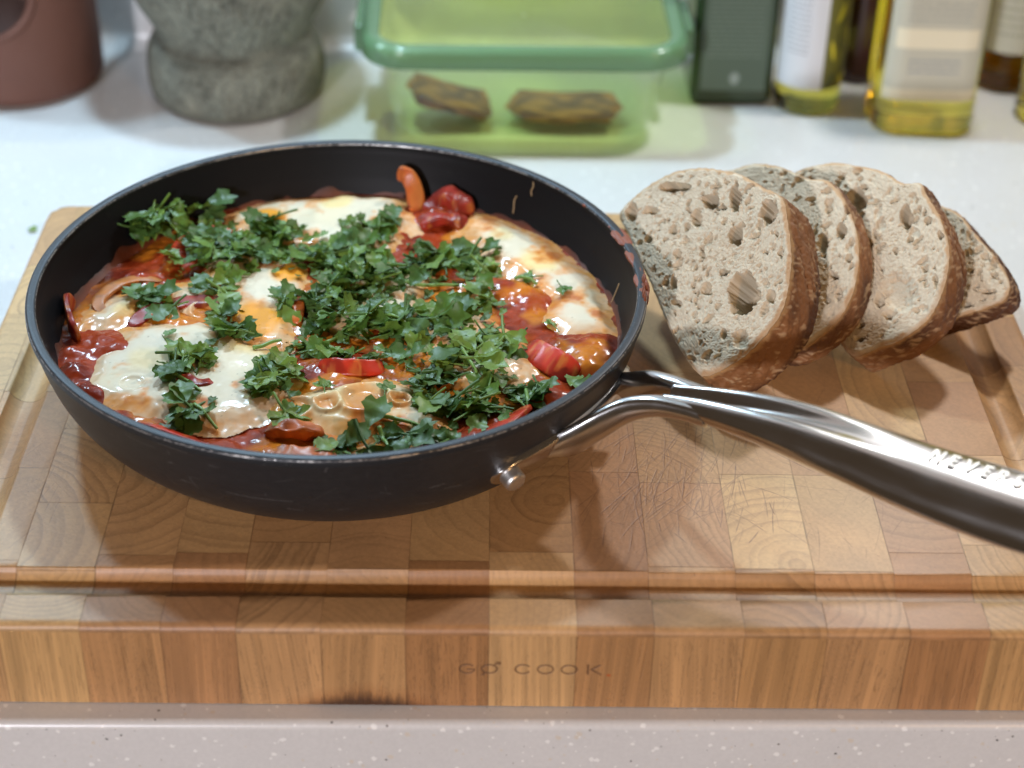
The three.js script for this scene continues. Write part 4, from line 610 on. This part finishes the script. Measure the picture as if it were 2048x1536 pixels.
  wrap(bB, 0.044, 0.044, 0.0218, 0.020, 0.16, -0.030, 0.033, paper(512, 640, (q, w, h) => { q.fillStyle = '#c9ccd0'; q.fillRect(0, 0, w * 0.55, h); q.fillStyle = '#5d5a1c'; q.fillRect(w * 0.55, 0, w, h); lines(q, 70, 60, 120, 30, 16, 5, '#8d9197', 8); const r = rng(4); for (let i = 0; i < 34; i++) { q.fillStyle = ['#2c2f14', '#a39a1e', '#3f4522', '#c0b52c'][i % 4]; q.save(); q.translate(w * (0.6 + 0.38 * r()), h * r()); q.rotate(r() * 3); q.beginPath(); q.ellipse(0, 0, 34, 11, 0, 0, 7); q.fill(); q.restore(); } }));
  const bC = bottle('oil_bottle', 'wide bottle of pale oil with a large cream and grey label', 0.3435, -0.3815, -0.02, 0.068, 0.050, 0.017, 0.28, oil([0.88, 0.80, 0.06], 0.07), 0, rgb(0.6, 0.5, 0.1));
  wrap(bC, 0.068, 0.050, 0.017, 0.026, 0.16, -0.031, 0.031, paper(512, 900, (q, w, h) => { q.fillStyle = '#b4b2a0'; q.fillRect(0, 0, w, h); q.fillStyle = '#d8d0b4'; q.fillRect(0, h - 52, w, 52); q.fillRect(40, h - 330, w - 80, 90); q.fillRect(150, 0, w - 300, 330); lines(q, 120, h - 190, 270, 3, 26, 9, '#80858c', 5); lines(q, 90, h - 450, 330, 4, 26, 8, '#8a8c86', 6); lines(q, 120, 70, 300, 7, 40, 12, '#8388b0', 9); }));
  bottle('brown_bottle', 'dark brown bottle standing behind the two oil bottles', 0.3135, -0.452, 0, 0.036, 0.036, 0.0178, 0.25, phys({ color: rgb(0.045, 0.018, 0.014), roughness: 0.1 }), 0, rgb(0.1, 0.02, 0.02));
  const bE = bottle('amber_bottle', 'amber oil bottle behind the wide bottle of pale oil', 0.4150, -0.449, 0, 0.050, 0.050, 0.0248, 0.27, oil([0.55, 0.34, 0.05], 0.03), 0, rgb(0.4, 0.3, 0.1));
  wrap(bE, 0.05, 0.05, 0.0248, 0.03, 0.15, -0.022, 0.02, paper(256, 512, (q, w, h) => { q.fillStyle = '#b7b3a2'; q.fillRect(0, 0, w, h); lines(q, 30, 60, w - 60, 16, 26, 8, '#98937f', 12); }));
  bottle('oil_bottle', 'yellow oil bottle at the end of the row beside the wide pale bottle', 0.4365, -0.392, 0, 0.052, 0.052, 0.0258, 0.27, oil([0.72, 0.66, 0.12], 0.04), 0, rgb(0.5, 0.45, 0.1));
}
scene.traverse((o) => { if (o.isMesh) o.castShadow = o.receiveShadow = true; });
renderer.render(scene, camera);
